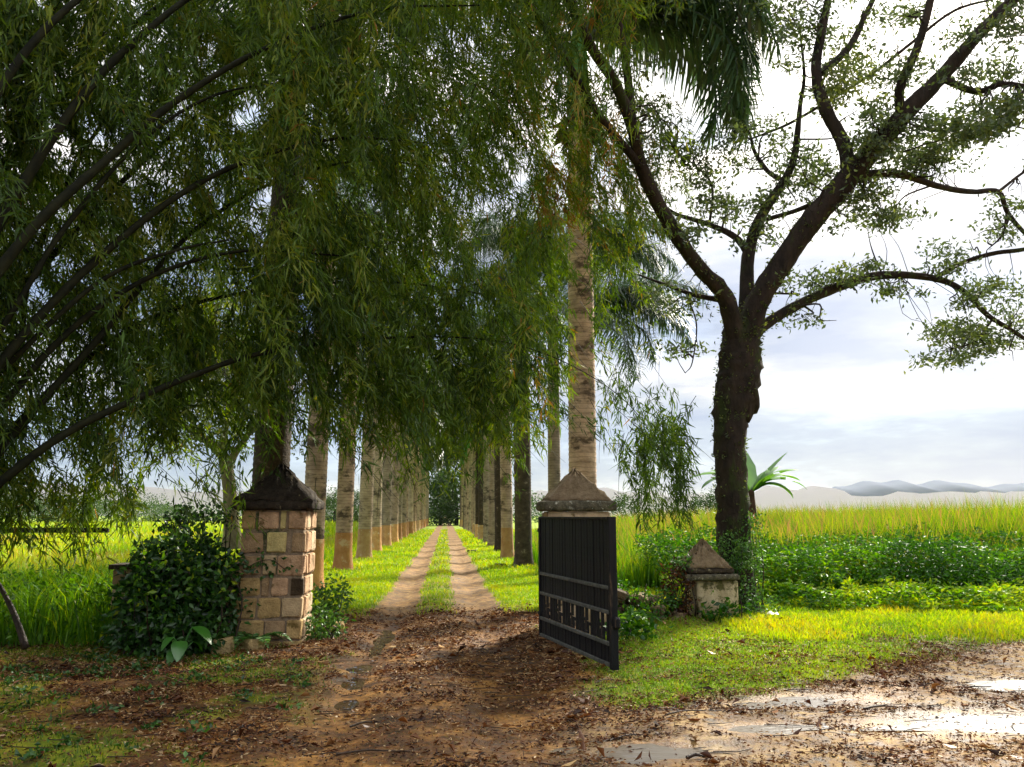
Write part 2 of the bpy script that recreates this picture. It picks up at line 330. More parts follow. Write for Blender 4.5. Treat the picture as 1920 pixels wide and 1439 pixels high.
def ground_mat():
    m, t, o = new_mat('ground_earth')
    geo = nn(t, 'ShaderNodeNewGeometry'); ga = nn(t, 'ShaderNodeAttribute', attribute_name='grass'); sa = nn(t, 'ShaderNodeAttribute', attribute_name='sand'); wa = nn(t, 'ShaderNodeAttribute', attribute_name='wet')
    def noise(s, d=8, r=.65, vec=None):
        n = nn(t, 'ShaderNodeTexNoise'); n.inputs['Scale'].default_value = s; n.inputs['Detail'].default_value = d; n.inputs['Roughness'].default_value = r
        lk(t, vec or geo.outputs['Position'], n.inputs['Vector']); return n
    nA = noise(1.7); nB = noise(7.5); nC = noise(.35, 5); nF = noise(60, 4)
    mud = ramp(t, nA.outputs[0], [(.33, (.026, .009, .003)), (.48, (.090, .036, .010)), (.64, (.30, .155, .042))])
    nB2 = noise(16, 8, .75); mudB = ramp(t, nB2.outputs[0], [(.36, (.35, .28, .22)), (.60, (1.35, 1.25, 1.1))])
    x1 = nn(t, 'ShaderNodeMix', data_type='RGBA', blend_type='MULTIPLY'); x1.inputs[0].default_value = 1; lk(t, mud.outputs[0], x1.inputs[6]); lk(t, mudB.outputs[0], x1.inputs[7])
    sand = ramp(t, nB.outputs[0], [(.38, (.06, .032, .013)), (.5, (.25, .135, .042)), (.64, (.47, .32, .14))])
    x2 = nn(t, 'ShaderNodeMix', data_type='RGBA'); lk(t, sa.outputs['Fac'], x2.inputs[0]); lk(t, x1.outputs[2], x2.inputs[6]); lk(t, sand.outputs[0], x2.inputs[7])
    gr = ramp(t, nB.outputs[0], [(.33, (.06, .11, .004)), (.5, (.18, .28, .006)), (.68, (.32, .42, .008))])
    gr2 = ramp(t, nC.outputs[0], [(.35, (.8, .9, .9)), (.65, (1.35, 1.15, .8))])
    x3 = nn(t, 'ShaderNodeMix', data_type='RGBA', blend_type='MULTIPLY'); x3.inputs[0].default_value = 1; lk(t, gr.outputs[0], x3.inputs[6]); lk(t, gr2.outputs[0], x3.inputs[7])
    x4 = nn(t, 'ShaderNodeMix', data_type='RGBA')
    gm = nn(t, 'ShaderNodeMath', operation='MULTIPLY_ADD'); lk(t, nF.outputs[0], gm.inputs[0]); gm.inputs[1].default_value = .8; gm.inputs[2].default_value = -.4
    ga2 = nn(t, 'ShaderNodeMath', operation='ADD', use_clamp=True); lk(t, ga.outputs['Fac'], ga2.inputs[0]); lk(t, gm.outputs[0], ga2.inputs[1])
    lk(t, ga2.outputs[0], x4.inputs[0]); lk(t, x2.outputs[2], x4.inputs[6]); lk(t, x3.outputs[2], x4.inputs[7])
    p = nn(t, 'ShaderNodeBsdfPrincipled'); lk(t, x4.outputs[2], p.inputs['Base Color'])
    # damp earth: patchy roughness, glossier near the puddles
    wr = ramp(t, nB.outputs[0], [(.38, (.55, .55, .55)), (.62, (.95, .95, .95))])
    x5 = nn(t, 'ShaderNodeMix', data_type='RGBA'); lk(t, wa.outputs['Fac'], x5.inputs[0]); lk(t, wr.outputs[0], x5.inputs[6]); x5.inputs[7].default_value = (.30, .30, .30, 1)
    x6 = nn(t, 'ShaderNodeMix', data_type='RGBA'); lk(t, ga2.outputs[0], x6.inputs[0]); lk(t, x5.outputs[2], x6.inputs[6]); x6.inputs[7].default_value = (.95, .95, .95, 1)
    lk(t, x6.outputs[2], p.inputs['Roughness']); p.inputs['Specular IOR Level'].default_value = .25
    b = nn(t, 'ShaderNodeBump'); b.inputs['Strength'].default_value = .55; b.inputs['Distance'].default_value = .02
    nb = noise(28, 8, .7); lk(t, nb.outputs[0], b.inputs['Height']); lk(t, b.outputs[0], p.inputs['Normal'])
    lk(t, p.outputs[0], o.inputs[0]); return m
M['ground'] = ground_mat()
# one height field; its faces are dealt to meadow ground, driveway and cross road
xs = np.concatenate([[-3000, -800, -250, -90, -40, -22], np.arange(-15, 18.01, .1), [24, 45, 100, 300, 900, 3000]])
ys = np.concatenate([[-30, -4, .5], np.arange(2, 24, .085), np.arange(24, 50, .35), [55, 65, 80, 100, 130, 200, 500, 1200, 3500]])
GX, GY = np.meshgrid(xs, ys); gx, gy = GX.ravel(), GY.ravel()
gz = height(gx, gy)
gg, gs, gw = zones(gx, gy)
nx, ny = len(xs), len(ys)
I = (np.arange(ny - 1)[:, None] * nx + np.arange(nx - 1)[None]).ravel()
Q = np.stack([I, I + 1, I + nx + 1, I + nx], 1)
fx = gx[Q].mean(1); fy = gy[Q].mean(1)
is_road = (fy < line_y(fx)) & (fx > 1.1) & (fx < 19) & (fy > 1)
is_drive = (~is_road) & (fx > -1.75) & (fx < 1.45) & (fy > 1) & (fy < 130)
V0 = np.stack([gx, gy, gz], 1)
for nm, sel in (('ground', ~(is_road | is_drive)), ('muddy_driveway', is_drive), ('wet_cross_road', is_road)):
    q = Q[sel]; used, inv = np.unique(q, return_inverse=True)
    me = mesh_np(nm, V0[used], [inv.reshape(q.shape)], M['ground'], smooth=True, attrs=dict(grass=gg[used], sand=gs[used], wet=gw[used]))
    tag(mobj(nm, me), kind='structure')
# puddles
m, t, o = new_mat('puddle_water'); p = nn(t, 'ShaderNodeBsdfPrincipled'); p.inputs['Base Color'].default_value = (.15, .12, .085, 1); p.inputs['Roughness'].default_value = .30
p.inputs['IOR'].default_value = 1.55; p.inputs['Specular IOR Level'].default_value = .8; nb_ = nn(t, 'ShaderNodeTexNoise'); nb_.inputs['Scale'].default_value = 9; b_ = nn(t, 'ShaderNodeBump'); b_.inputs['Strength'].default_value = .3; b_.inputs['Distance'].default_value = .03; lk(t, nb_.outputs[0], b_.inputs['Height']); lk(t, b_.outputs[0], p.inputs['Normal']); lk(t, p.outputs[0], o.inputs[0]); M['water'] = m
m, t, o = new_mat('clear_puddle_water'); p = nn(t, 'ShaderNodeBsdfPrincipled'); p.inputs['Base Color'].default_value = (.045, .028, .014, 1); p.inputs['Roughness'].default_value = .02; p.inputs['IOR'].default_value = 1.7
nb_ = nn(t, 'ShaderNodeTexNoise'); nb_.inputs['Scale'].default_value = 5; b_ = nn(t, 'ShaderNodeBump'); b_.inputs['Strength'].default_value = .4; b_.inputs['Distance'].default_value = .03; geo_ = nn(t, 'ShaderNodeNewGeometry'); lk(t, geo_.outputs['Position'], nb_.inputs['Vector']); lk(t, nb_.outputs[0], b_.inputs['Height']); lk(t, b_.outputs[0], p.inputs['Normal']); lk(t, p.outputs[0], o.inputs[0]); M['clear'] = m
for i, (cx, cy_, rx, ry) in enumerate(DIPS[:9]):
    a = np.linspace(0, 2 * math.pi, 28, endpoint=False); rr = 1.25 + .25 * np.sin(a * 3 + i) + .15 * np.sin(a * 5 + 2 * i)
    P = np.stack([cx + np.cos(a) * rx * rr * 1.05, cy_ + np.sin(a) * ry * rr * 1.05, 0 * a], 1)
    zc = float(height(np.array([cx]), np.array([cy_]))[0]) + (.020 if i < 4 else .016)
    P = np.concatenate([P, [[cx, cy_, 0]]]); P[:, 2] = zc
    tag(mobj('puddle', mesh_np('puddle', P, [np.array([(j, (j + 1) % 28, 28) for j in range(28)])], M['clear' if i < 4 else 'water'])), kind='structure')

# ------------------------------------------------------------------ hills and fog far away
def ridge(name, pts, depth, mat, y):
    V = []; n = len(pts)
    for x, z in pts: V += [(x, y, -2), (x, y, z * .6), (x, y + depth * .5, z), (x, y + depth, -2)]
    Fq = []
    for i in range(n - 1):
        for j in range(3): a = i * 4 + j; Fq.append((a, a + 4, a + 5, a + 1))
    return mobj(name, mesh_np(name, V, [np.array(Fq)], mat, smooth=True))
hp = []
for px in range(1570, 2300, 12):
    b = at(px, 900, 2600)
    top = 912 - 14 * math.exp(-((px - 1700) / 55) ** 2) - 10 * math.exp(-((px - 1760) / 30) ** 2) - 16 * math.exp(-((px - 1850) / 60) ** 2) - 15 * math.exp(-((px - 2050) / 90) ** 2) - 2 * math.sin(px * .09)
    z = at(px, top + 30 * max(0, 1630 - px) / 60, 2600)[2]; hp.append((b[0], z))
tag(ridge('distant_hills', hp, 500, M['hill'], 2600), kind='structure')

def volume_mat(name, dens_, col, an=.3):
    m, t, o = new_mat(name); v = nn(t, 'ShaderNodeVolumePrincipled'); v.inputs['Density'].default_value = dens_; v.inputs['Color'].default_value = (*col, 1)
    v.inputs['Anisotropy'].default_value = an; lk(t, v.outputs[0], o.inputs['Volume']); return m
M['haze'] = volume_mat('haze', .00004, (.86, .92, 1)); M['fog'] = volume_mat('fog', .0045, (1, .96, 1), .80)
V = []; nfx = 230
for i in range(nfx):
    x = -1500 + i * 16.; top = 2 + 42 * vnoise(np.array([x]), np.array([0.]), 230, 8)[0] + 26 * abs(vnoise(np.array([x]), np.array([0.]), 80, 9)[0] - .5) + 12 * vnoise(np.array([x]), np.array([0.]), 30, 10)[0] + .012 * max(x, 0)
    V += [(x, 1450, .5), (x, 1425, top * .5), (x, 1475, top * .9), (x, 1540, top), (x, 1660, .5)]
Fq = [(i * 5 + j, i * 5 + (j + 1) % 5, (i + 1) * 5 + (j + 1) % 5, (i + 1) * 5 + j) for i in range(nfx - 1) for j in range(5)]
fb = mobj('fog_bank', mesh_np('fog_bank', V, [np.array(Fq), np.array([(4, 3, 2, 1, 0)]), np.array([(nfx * 5 - 5 + j for j in range(5))])] if False else [np.array(Fq), np.array([(4, 3, 2, 1, 0), tuple(nfx * 5 - 5 + j for j in range(5))])], M['fog']))
tag(fb, 'white bank of low mist lying in front of the distant hills', 'mist', kind='stuff')

# ------------------------------------------------------------------ block builders
def chamfer_box(name, mat, jit=.03, bev=.06, seed=0):
    r = random.Random(seed); bm = bmesh.new(); bmesh.ops.create_cube(bm, size=1)
    bmesh.ops.bevel(bm, geom=bm.edges[:], offset=bev, segments=1, affect='EDGES')
    for v in bm.verts: v.co += Vector([r.uniform(-jit, jit) for _ in range(3)])
    bmesh.ops.triangulate(bm, faces=bm.faces[:]); me = bpy.data.meshes.new(name); bm.to_mesh(me); bm.free(); me.materials.append(mat); return me
def box_me(name, a, b, mat, bev=.0):
    bm = bmesh.new(); bmesh.ops.create_cube(bm, size=1)
    for v in bm.verts: v.co = Vector([(a[i] + b[i]) / 2 + v.co[i] * (b[i] - a[i]) for i in range(3)])
    if bev: bmesh.ops.bevel(bm, geom=bm.edges[:], offset=bev, segments=1, affect='EDGES')
    me = bpy.data.meshes.new(name); bm.to_mesh(me); bm.free(); me.materials.append(mat); return me
STONES = [chamfer_box('stone_block', M['stone'], .045, .08, i) for i in range(5)]
RUBBLE = [chamfer_box('rubble_block', M['rubble'], .09, .17, i + 20) for i in range(5)]
def block(lib, lo, hi, col, parent, name='stone'):
    o = bpy.data.objects.new(name, random.choice(lib)); o.location = [(lo[i] + hi[i]) / 2 for i in range(3)]
    o.scale = [(hi[i] - lo[i]) for i in range(3)]; o.rotation_euler = [random.uniform(-.022, .022) for _ in range(3)]
    o.color = (*col, 1); return link(o, parent)
def pyramid(name, cx, cy_, h0, z0, z1, mat, sub=16, rough=.008, flare=.0):
    """four sided cap with a slightly hollow slope, uneven surface, flat underside"""
    V = []; rings = 9; Fq = []
    for i in range(rings):
        t = i / (rings - 1); hw = h0 * ((1 - t) ** (1 + flare)) + .012; z = z0 + (z1 - z0) * t
        for s_ in range(4):
            for j in range(sub):
                u = -1 + 2 * j / sub; p = [(u, -1), (1, u), (-u, 1), (-1, -u)][s_]
                V.append((cx + p[0] * hw + random.gauss(0, rough), cy_ + p[1] * hw + random.gauss(0, rough), z + random.gauss(0, rough)))
    n = sub * 4
    for i in range(rings - 1):
        for j in range(n): a, b = i * n + j, i * n + (j + 1) % n; Fq.append((a, b, b + n, a + n))
    V.append((cx, cy_, z0)); V.append((cx, cy_, z1 + .008)); T = []
    for j in range(n): T.append((j, len(V) - 2, (j + 1) % n)); T.append(((rings - 1) * n + j, (rings - 1) * n + (j + 1) % n, len(V) - 1))
    return mesh_np(name, V, [np.array(Fq), np.array(T)], mat)
def slab(name, cx, cy_, hw, z0, z1, mat, sub=18, rough=.007):
    V = []; Fq = []
    prof = [(hw - .02, z0), (hw, z0 + .02), (hw, z1 - .02), (hw - .03, z1)]
    for hwi, z in prof:
        for s_ in range(4):
            for j in range(sub):
                u = -1 + 2 * j / sub; p = [(u, -1), (1, u), (-u, 1), (-1, -u)][s_]
                V.append((cx + p[0] * hwi + random.gauss(0, rough), cy_ + p[1] * hwi + random.gauss(0, rough), z + random.gauss(0, rough * .6)))
    n = sub * 4
    for i in range(3):
        for j in range(n): a, b = i * n + j, i * n + (j + 1) % n; Fq.append((a, b, b + n, a + n))
    V.append((cx, cy_, z0)); V.append((cx, cy_, z1)); T = []
    for j in range(n): T.append((j, len(V) - 2, (j + 1) % n)); T.append((3 * n + j, 3 * n + (j + 1) % n, len(V) - 1))
    return mesh_np(name, V, [np.array(Fq), np.array(T)], mat)

TAN = (.62, .48, .29); PINK = (.68, .46, .29); BRN = (.44, .31, .18); YEL = (.76, .66, .30); OCH = (.58, .42, .19); PALE = (.78, .62, .43); HOLLOW = (.08, .055, .03)
def stone_pillar(x0, x1, y0, y1, rows, parent, side_cols):
    """rows: (z0, z1, [(u0, u1, colour)...]) on the front, u in 0..1 across the face"""
    core = mobj('mortar_core', box_me('mortar_core', (x0 + .03, y0 + .03, -.1), (x1 - .03, y1 - .03, rows[0][1]), M['mortar']), parent)
    for k, (z0, z1, cells) in enumerate(rows):
        g = .008
        for (u0, u1, c) in cells:
            if c is None: continue
            d = random.uniform(-.012, .010)
            block(STONES, (x0 + (x1 - x0) * u0 + g, y0 - d, z0 + g), (x0 + (x1 - x0) * u1 - g, y0 + .14, z1 - g), c, parent)
        # side facing the lane and the other side, quoins alternating
        for xa, xb in (((x1 - .13), x1), (x0, x0 + .13)):
            cut = random.uniform(.35, .65)
            for a, b in ((.16 / (y1 - y0), cut), (cut, 1)):
                d = random.uniform(-.01, .01)
                lo = (xa if xa > x0 + .01 else xa - d, y0 + (y1 - y0) * a + g, z0 + g); hi = (xb + d if xa > x0 + .01 else xb, y0 + (y1 - y0) * b - g, z1 - g)
                block(STONES, lo, hi, random.choice(side_cols), parent)
        for a, b in ((.17, .5), (.5, .83)):
            block(STONES, (x0 + (x1 - x0) * a + g, y1 - .14, z0 + g), (x0 + (x1 - x0) * b - g, y1 + .005, z1 - g), random.choice(side_cols), parent)

# left gate pillar
P = thing('gate_pillar', 'pink and tan squared stone gate pillar under a dark pyramid cap, left of the lane', 'gate pillar', group='stone pillars of the gateway')
rows = [(1.42, 1.665, [(0, .23, OCH), (.25, .58, PINK), (.60, .70, YEL), (.72, 1, PINK)]),
        (1.13, 1.40, [(0, .36, BRN), (.40, .72, YEL), (.78, 1, BRN)]),
        (.85, 1.11, [(0, .34, BRN), (.36, .58, TAN), (.60, 1, PINK)]),
        (.60, .83, [(.02, .34, OCH), (.36, .48, BRN), (.50, .76, PINK), (.79, 1, HOLLOW)]),  # last cell: missing stone, the gap's shade painted as a dark block
        (.33, .585, [(0, .30, OCH), (.31, .66, OCH), (.67, 1, TAN)]),
        (.07, .315, [(0, .42, OCH), (.43, .75, BRN), (.76, 1, OCH)]),
        (-.12, .06, [(0, .33, BRN), (.34, .70, OCH), (.71, 1, OCH)])]
stone_pillar(-2.60, -1.78, 10.5, 11.33, rows, P, [PALE, PALE, PINK])
mobj('cornice', slab('cornice', -2.19, 10.915, .49, 1.675, 1.79, M['cap'], rough=.011), P)
mobj('cap', pyramid('cap', -2.19, 10.915, .475, 1.785, 2.27, M['cap'], flare=.0, rough=.012), P)
# right gate pillar
P = thing('gate_pillar', 'stone gate pillar with brown pyramid cap partly hidden behind the open black gate', 'gate pillar', group='stone pillars of the gateway')
x0, x1 = 1.40, 2.26
rr = random.Random(3); rows = [(1.47, 1.655, [(0, .42, PALE), (.42, 1, PALE)])]
z = 1.45
for k in range(6):
    cut = rr.uniform(.3, .7); rows.append((z - .25, z - .01, [(0, cut, rr.choice([PALE, TAN, PINK])), (cut + .01, 1, rr.choice([PALE, TAN]))])); z -= .26
stone_pillar(x0, x1, 10.98, 11.80, rows, P, [BRN, TAN])
mobj('cornice', slab('cornice', 1.83, 11.39, .50, 1.665, 1.80, M['lichen_stone']), P)
mobj('cap', pyramid('cap', 1.83, 11.39, .45, 1.80, 2.26, M['cap_pale'], flare=.0), P)

# low stone wall joined to the left pillar, under the shrub
P = thing('low_stone_wall', 'low tan stone wall running left from the pillar under the dark shrub', 'wall')
z = 0
for k, hgt in enumerate((.24, .22, .24, .22)):
    x = -4.22
    while x < -2.66:
        w = random.uniform(.22, .40); xe = min(x + w, -2.62)
        block(STONES, (x + .006, 10.75 + random.uniform(-.015, .015), z + .006), (xe - .006, 11.15, z + hgt - .006), random.choice([TAN, OCH, PALE, BRN]), P); x = xe
    z += hgt
mobj('coping', box_me('coping', (-4.26, 10.72, .925), (-2.61, 11.18, .985), M['cap'], .01), P)

# small end pillar on the right
P = thing('small_pillar', 'short lichen-stained plaster pillar with pyramid cap at the foot of the rain tree', 'pillar')
cx, cy_ = 4.13, 12.75
mobj('body', slab('body', cx + .09, cy_ + .02, .325, -.05, .60, M['plaster'], rough=.010), P)
mobj('cornice', slab('cornice', cx, cy_, .42, .61, .70, M['lichen_stone']), P)
mobj('cornice', slab('cornice', cx - .02, cy_, .37, .705, .79, M['cap']), P)
mobj('cap', pyramid('cap', cx - .02, cy_, .345, .79, 1.22, M['cap_pale'], flare=.0, rough=.011), P)
# tumbled rubble wall between gate and small pillar
P = thing('rubble_wall', 'broken low wall of mossy rubble between the gate and the small pillar', 'wall')
for i in range(60):
    t = random.random(); x = 2.35 + t * 1.25; y = 12.1 + t * .45 + random.gauss(0, .16); hmax = .34 * (1 - .5 * t) + .1
    s_ = random.uniform(.09, .24); z = random.uniform(-.03, 1) * hmax
    if i < 30: z = -.02
    o = block(RUBBLE, (x - s_ / 2, y - s_ / 2, z), (x + s_ / 2, y + s_ / 2, z + s_ * .6), random.choice([(.20, .15, .09), (.30, .22, .12), (.13, .10, .06), (.24, .13, .08)]), P)
    o.rotation_euler = (random.uniform(-.4, .4), random.uniform(-.4, .4), random.uniform(0, 3))
# loose stones beside the left pillar foot
for (x, y, s_, lab) in ((-2.28, 10.18, .22, 'rough yellowish stone lying at the foot of the left gate pillar'), (-2.62, 10.12, .26, 'larger mossy stone half under the shrub beside the left pillar'), (-1.50, 11.75, .20, 'pale stone lying just behind the right corner of the left pillar')):
    o = block(RUBBLE, (x - s_ / 2, y - s_ / 2, -.03), (x + s_ / 2, y + s_ / 2, s_ * .6), OCH, None, 'loose_stone'); o.rotation_euler[2] = random.random() * 3; tag(o, lab, 'stone')

# ------------------------------------------------------------------ gate
ha, hb = Vector((1.27, 10.82, 0)), Vector((1.765, 8.45, 0)); L = (hb - ha).length
P = thing('gate', 'black vertical-board gate leaf standing open towards the camera', 'gate', ha, rz=math.atan2(hb.y - ha.y, hb.x - ha.x))
# local x runs along the leaf from the hinge; the face seen from the lane is local -y
def gbox(name, a, b, mat, bev=.004, parent=P): return mobj(name, box_me(name, a, b, mat, bev), parent)
ZT = 1.585
gbox('backing_sheet', (.03, .006, .60), (L - .03, .012, ZT - .03), M['gate_wood'], 0)
gbox('backing_sheet', (.03, .006, .09), (L - .03, .012, .27), M['gate_wood'], 0)
nb = 25; bw = (L - .12) / nb
up = box_me('board', (.004, -.016, 0), (bw - .006, .004, ZT - .585 - .02), M['gate_wood'], .003)
dn = box_me('board', (.004, -.016, 0), (bw - .006, .004, .20), M['gate_wood'], .003)
for i in range(nb):
    for me_, z_ in ((up, .585), (dn, .075)):
        o = mobj('board', me_, P, (.06 + i * bw, random.uniform(-.004, .003), z_)); o.rotation_euler[1] = random.uniform(-.002, .002)
for z0, z1, mt in ((.825, .865, 'gate_rail'), (.575, .615, 'gate_rail'), (.255, .295, 'gate_rail'), (.045, .085, 'gate_rail'), (ZT - .03, ZT, 'gate_wood')):
    gbox('rail', (.055, -.040, z0), (L - .055, -.010, z1), M[mt], .006)
gbox('stile', (0, -.035, .05), (.055, .03, ZT + .003), M['gate_wood'])
gbox('stile', (L - .055, -.05, .03), (L, .035, ZT + .003), M['gate_wood'])
gbox('latch', (L - .035, -.03, .44), (L + .045, .05, .56), M['gate_wood'], .02)
gbox('hinge', (-.12, -.01, 1.38), (.35, .02, 1.43), M['gate_wood'])
gbox('hinge', (-.12, -.01, .30), (.35, .02, .34), M['gate_wood'])
# openwork band of five upright letter-like ornaments
def ornament():
    bm = bmesh.new()
    def bx(a, b):
        r = bmesh.ops.create_cube(bm, size=1)
        for v in r['verts']: v.co = Vector([(a[i] + b[i]) / 2 + v.co[i] * (b[i] - a[i]) for i in range(3)])
    bx((.00, -.012, 0), (.05, .004, .28)); bx((.27, -.012, 0), (.32, .004, .28)); bx((.11, -.010, .14), (.18, .002, .28)); bx((.10, -.010, .03), (.15, .002, .13))
    bx((.05, -.011, .13), (.12, .003, .165)); bx((.20, -.009, .09), (.27, .003, .125)); bx((.06, -.010, .0), (.09, .002, .1)); bx((.17, -.010, .0), (.20, .002, .13)); bx((.09, -.009, .0), (.17, .001, .025))
    me = bpy.data.meshes.new('letter_ornament'); bm.to_mesh(me); bm.free(); me.materials.append(M['gate_wood']); return me
om = ornament()
for i in range(5): mobj('letter_ornament', om, P, (.13 + i * .455, 0, .295))
cb = box_me('board', (0, -.014, 0), (.07, .004, .28), M['gate_wood'], .003)
for i in range(4): mobj('board', cb, P, (.13 + i * .455 + .352, 0, .295))

# ------------------------------------------------------------------ royal palms
def trunk_profile(h, r, base_flare=1.35):
    zs = np.concatenate([[-.1, 0, .12, .3, .6], np.arange(1.0, h, .5), [h]])
    rs = r * (1 + (base_flare - 1) * np.exp(-zs / .25)) * (1 + .06 * np.sin(zs / h * math.pi * 1.1)) * (1 - .12 * zs / h)
    return zs, rs
def ringed(h, r, mat, name, k=18, z_from=-.1, z_to=None, step=.10, amp=.012, flare=1.35, sink=0.0):
    z_to = h if z_to is None else z_to
    zz, rr2 = trunk_profile(h, r, flare)
    zs = []
    z = z_from
    while z < z_to - 1e-6: zs.append(z); z += step * .5
    zs.append(z_to); zs = np.array(zs); rs = np.interp(zs, zz, rr2)
    rs = rs + np.where(np.arange(len(zs)) % 2 == 0, -amp * .5, amp * .5) + sink
    a = np.arange(k) / k * 2 * math.pi
    V = np.stack([np.cos(a)[None] * rs[:, None] * (1 + .02 * np.sin(a * 3)[None]), np.sin(a)[None] * rs[:, None], np.repeat(zs[:, None], k, 1)], 2).reshape(-1, 3)
    Fq = [];
    for i in range(len(zs) - 1):
        for j in range(k): p_, q_ = i * k + j, i * k + (j + 1) % k; Fq.append((p_, q_, q_ + k, p_ + k))
    return mesh_np(name, V, [np.array(Fq)], mat, smooth=True)
def frond_mesh(L=3.3, droop=1.0, npairs=62, lw=.045, seed=0, leaf_len=.75):
    r = np.random.default_rng(seed); A = Acc()
    s_ = np.linspace(0, 1, 15); ang = .85 - droop * 1.9 * s_ ** 1.15
    dx = np.cos(ang); dz = np.sin(ang); ds = L / 14
    x = np.concatenate([[0], np.cumsum(dx[:-1] * ds)]); z = np.concatenate([[0], np.cumsum(dz[:-1] * ds)])
    pts = np.stack([x, 0 * x, z], 1); A.tube(pts, np.linspace(.035, .006, 15), 5, .45)
    tt = np.repeat(np.linspace(.10, .99, npairs), 4); n = len(tt)
    base = np.stack([np.interp(tt, s_, x), 0 * tt, np.interp(tt, s_, z)], 1)
    an = np.interp(tt, s_, ang); fwd = np.stack([np.cos(an), 0 * an, np.sin(an)], 1); upv = np.stack([-np.sin(an), 0 * an, np.cos(an)], 1)
    sd = np.tile([1, -1, 1, -1], npairs); lift = np.tile([.45, .45, -.25, -.25], npairs) + r.normal(0, .28, n)
    D = fwd * .55 + np.stack([0 * tt, sd, 0 * tt], 1) * 1.0 + upv * lift[:, None]; D = unit(D + r.normal(0, .10, (n, 3)))
    Ln = leaf_len * (.45 + .65 * np.sin(np.clip(tt * 1.05, 0, 1) * math.pi * .92 + .12)) * r.uniform(.8, 1.1, n)
    # leaflet: two segments, the outer one hanging
    side = unit(np.cross(D, np.array([0, 0, 1.]) + 0 * D)); w = lw * r.uniform(.7, 1.1, n)[:, None]
    mid = base + D * (Ln * .5)[:, None]; D2 = unit(D * .75 + np.array([0, 0, -.85]) + r.normal(0, .06, (n, 3))); tip = mid + D2 * (Ln * .55)[:, None]
    V = np.stack([base - side * w * .25, base + side * w * .25, mid + side * w * .5, mid - side * w * .5, tip], 1); b = (np.arange(n) * 5)[:, None]
    T = np.concatenate([b + [0, 1, 2], b + [0, 2, 3], b + [3, 2, 4]], 1)
    A.put(V, T, np.repeat(np.clip(r.normal(.45, .22, n), 0, 1), 5))
    return A.mesh('frond', M['palm_leaf'])
FRONDS = [frond_mesh(3.5, .80, 66, .034, 1), frond_mesh(3.3, 1.05, 64, .034, 2), frond_mesh(3.1, 1.3, 62, .034, 3), frond_mesh(3.2, 1.5, 62, .034, 4)]
FRONDS_FAR = [frond_mesh(3.3, .95, 24, .12, 5), frond_mesh(3.2, 1.25, 24, .12, 6), frond_mesh(3.2, 1.6, 26, .12, 7, .95)]
DEAD = None
def palm(x, y, h, r, label, near, paint=True, dark=False, fronds=13, group=None, azs=None, lean=(0, 0), rz=0, shaft=1.9):
    p_ = thing('royal_palm', label, 'palm tree', (x, y, 0), group)
    p_.rotation_euler = (lean[0], lean[1], rz)
    k = 20 if near else 10; st = .10 if near else .35
    tm = M['palm_trunk_dark'] if dark else M['palm_trunk']
    ro = random.Random(int(x * 91 + y * 13)); v_ = ro.uniform(.62, 1.1) if abs(x - 2.56) > .001 else 1.35; w_ = ro.uniform(.85, 1.0)
    mobj('trunk', ringed(h, r, tm, 'trunk', k, -.1, h, st, .010 if near else .004), p_).color = (v_, v_ * w_, v_ * w_ * .95, 1)
    v_ = ro.uniform(.6, 1.15); w_ = ro.uniform(.8, 1.15)
    if paint: mobj('painted_band', ringed(h, r, M['paint_band'], 'painted_band', k, .0, paint if paint is not True else 1.1, st, .004, sink=.007), p_).color = (v_, v_ * w_, v_ * w_ * w_, 1)
    # crown shaft: swollen smooth sheath
    zs = np.linspace(0, shaft, 8); rs = r * np.array([.80, .98, 1.0, .95, .86, .76, .62, .42]); a = np.arange(k) / k * 2 * math.pi
    V = np.stack([np.cos(a)[None] * rs[:, None], np.sin(a)[None] * rs[:, None], np.repeat(zs[:, None] + h - .02, k, 1)], 2).reshape(-1, 3)
    Fq = [(i * k + j, i * k + (j + 1) % k, (i + 1) * k + (j + 1) % k, (i + 1) * k + j) for i in range(7) for j in range(k)]
    mobj('crown_shaft', mesh_np('crown_shaft', V, [np.array(Fq)], M['crown_shaft'], smooth=True), p_)
    lib = FRONDS if near else FRONDS_FAR
    rr_ = random.Random(int(x * 100 + y * 7))
    for i in range(fronds):
        az = (i * 2.399 + rr_.uniform(-.25, .25)) if azs is None or i >= len(azs) else azs[i]
        lv = i / fronds
        mi = min(len(lib) - 1, int(lv * len(lib)))
        o = mobj('frond', lib[mi], p_, (0, 0, h + shaft * (1 - .22 * lv) - .05))
        o.rotation_euler = (0, (lv - .35) * .35 + rr_.uniform(-.08, .08), az); s_ = rr_.uniform(.9, 1.1) * (1.55 if shaft > 2 else (1.05 if near else 1.35)); o.scale = (s_, s_, s_)
    return p_
ORD = ['first', 'second', 'third', 'fourth', 'fifth', 'sixth', 'seventh', 'eighth', 'ninth', 'tenth', 'eleventh', 'twelfth', 'thirteenth', 'fourteenth', 'fifteenth', 'sixteenth', 'seventeenth', 'eighteenth', 'nineteenth', 'twentieth', 'twenty-first', 'twenty-second', 'twenty-third', 'twenty-fourth', 'twenty-fifth', 'twenty-sixth']
GP = 'royal palms lining both sides of the lane'
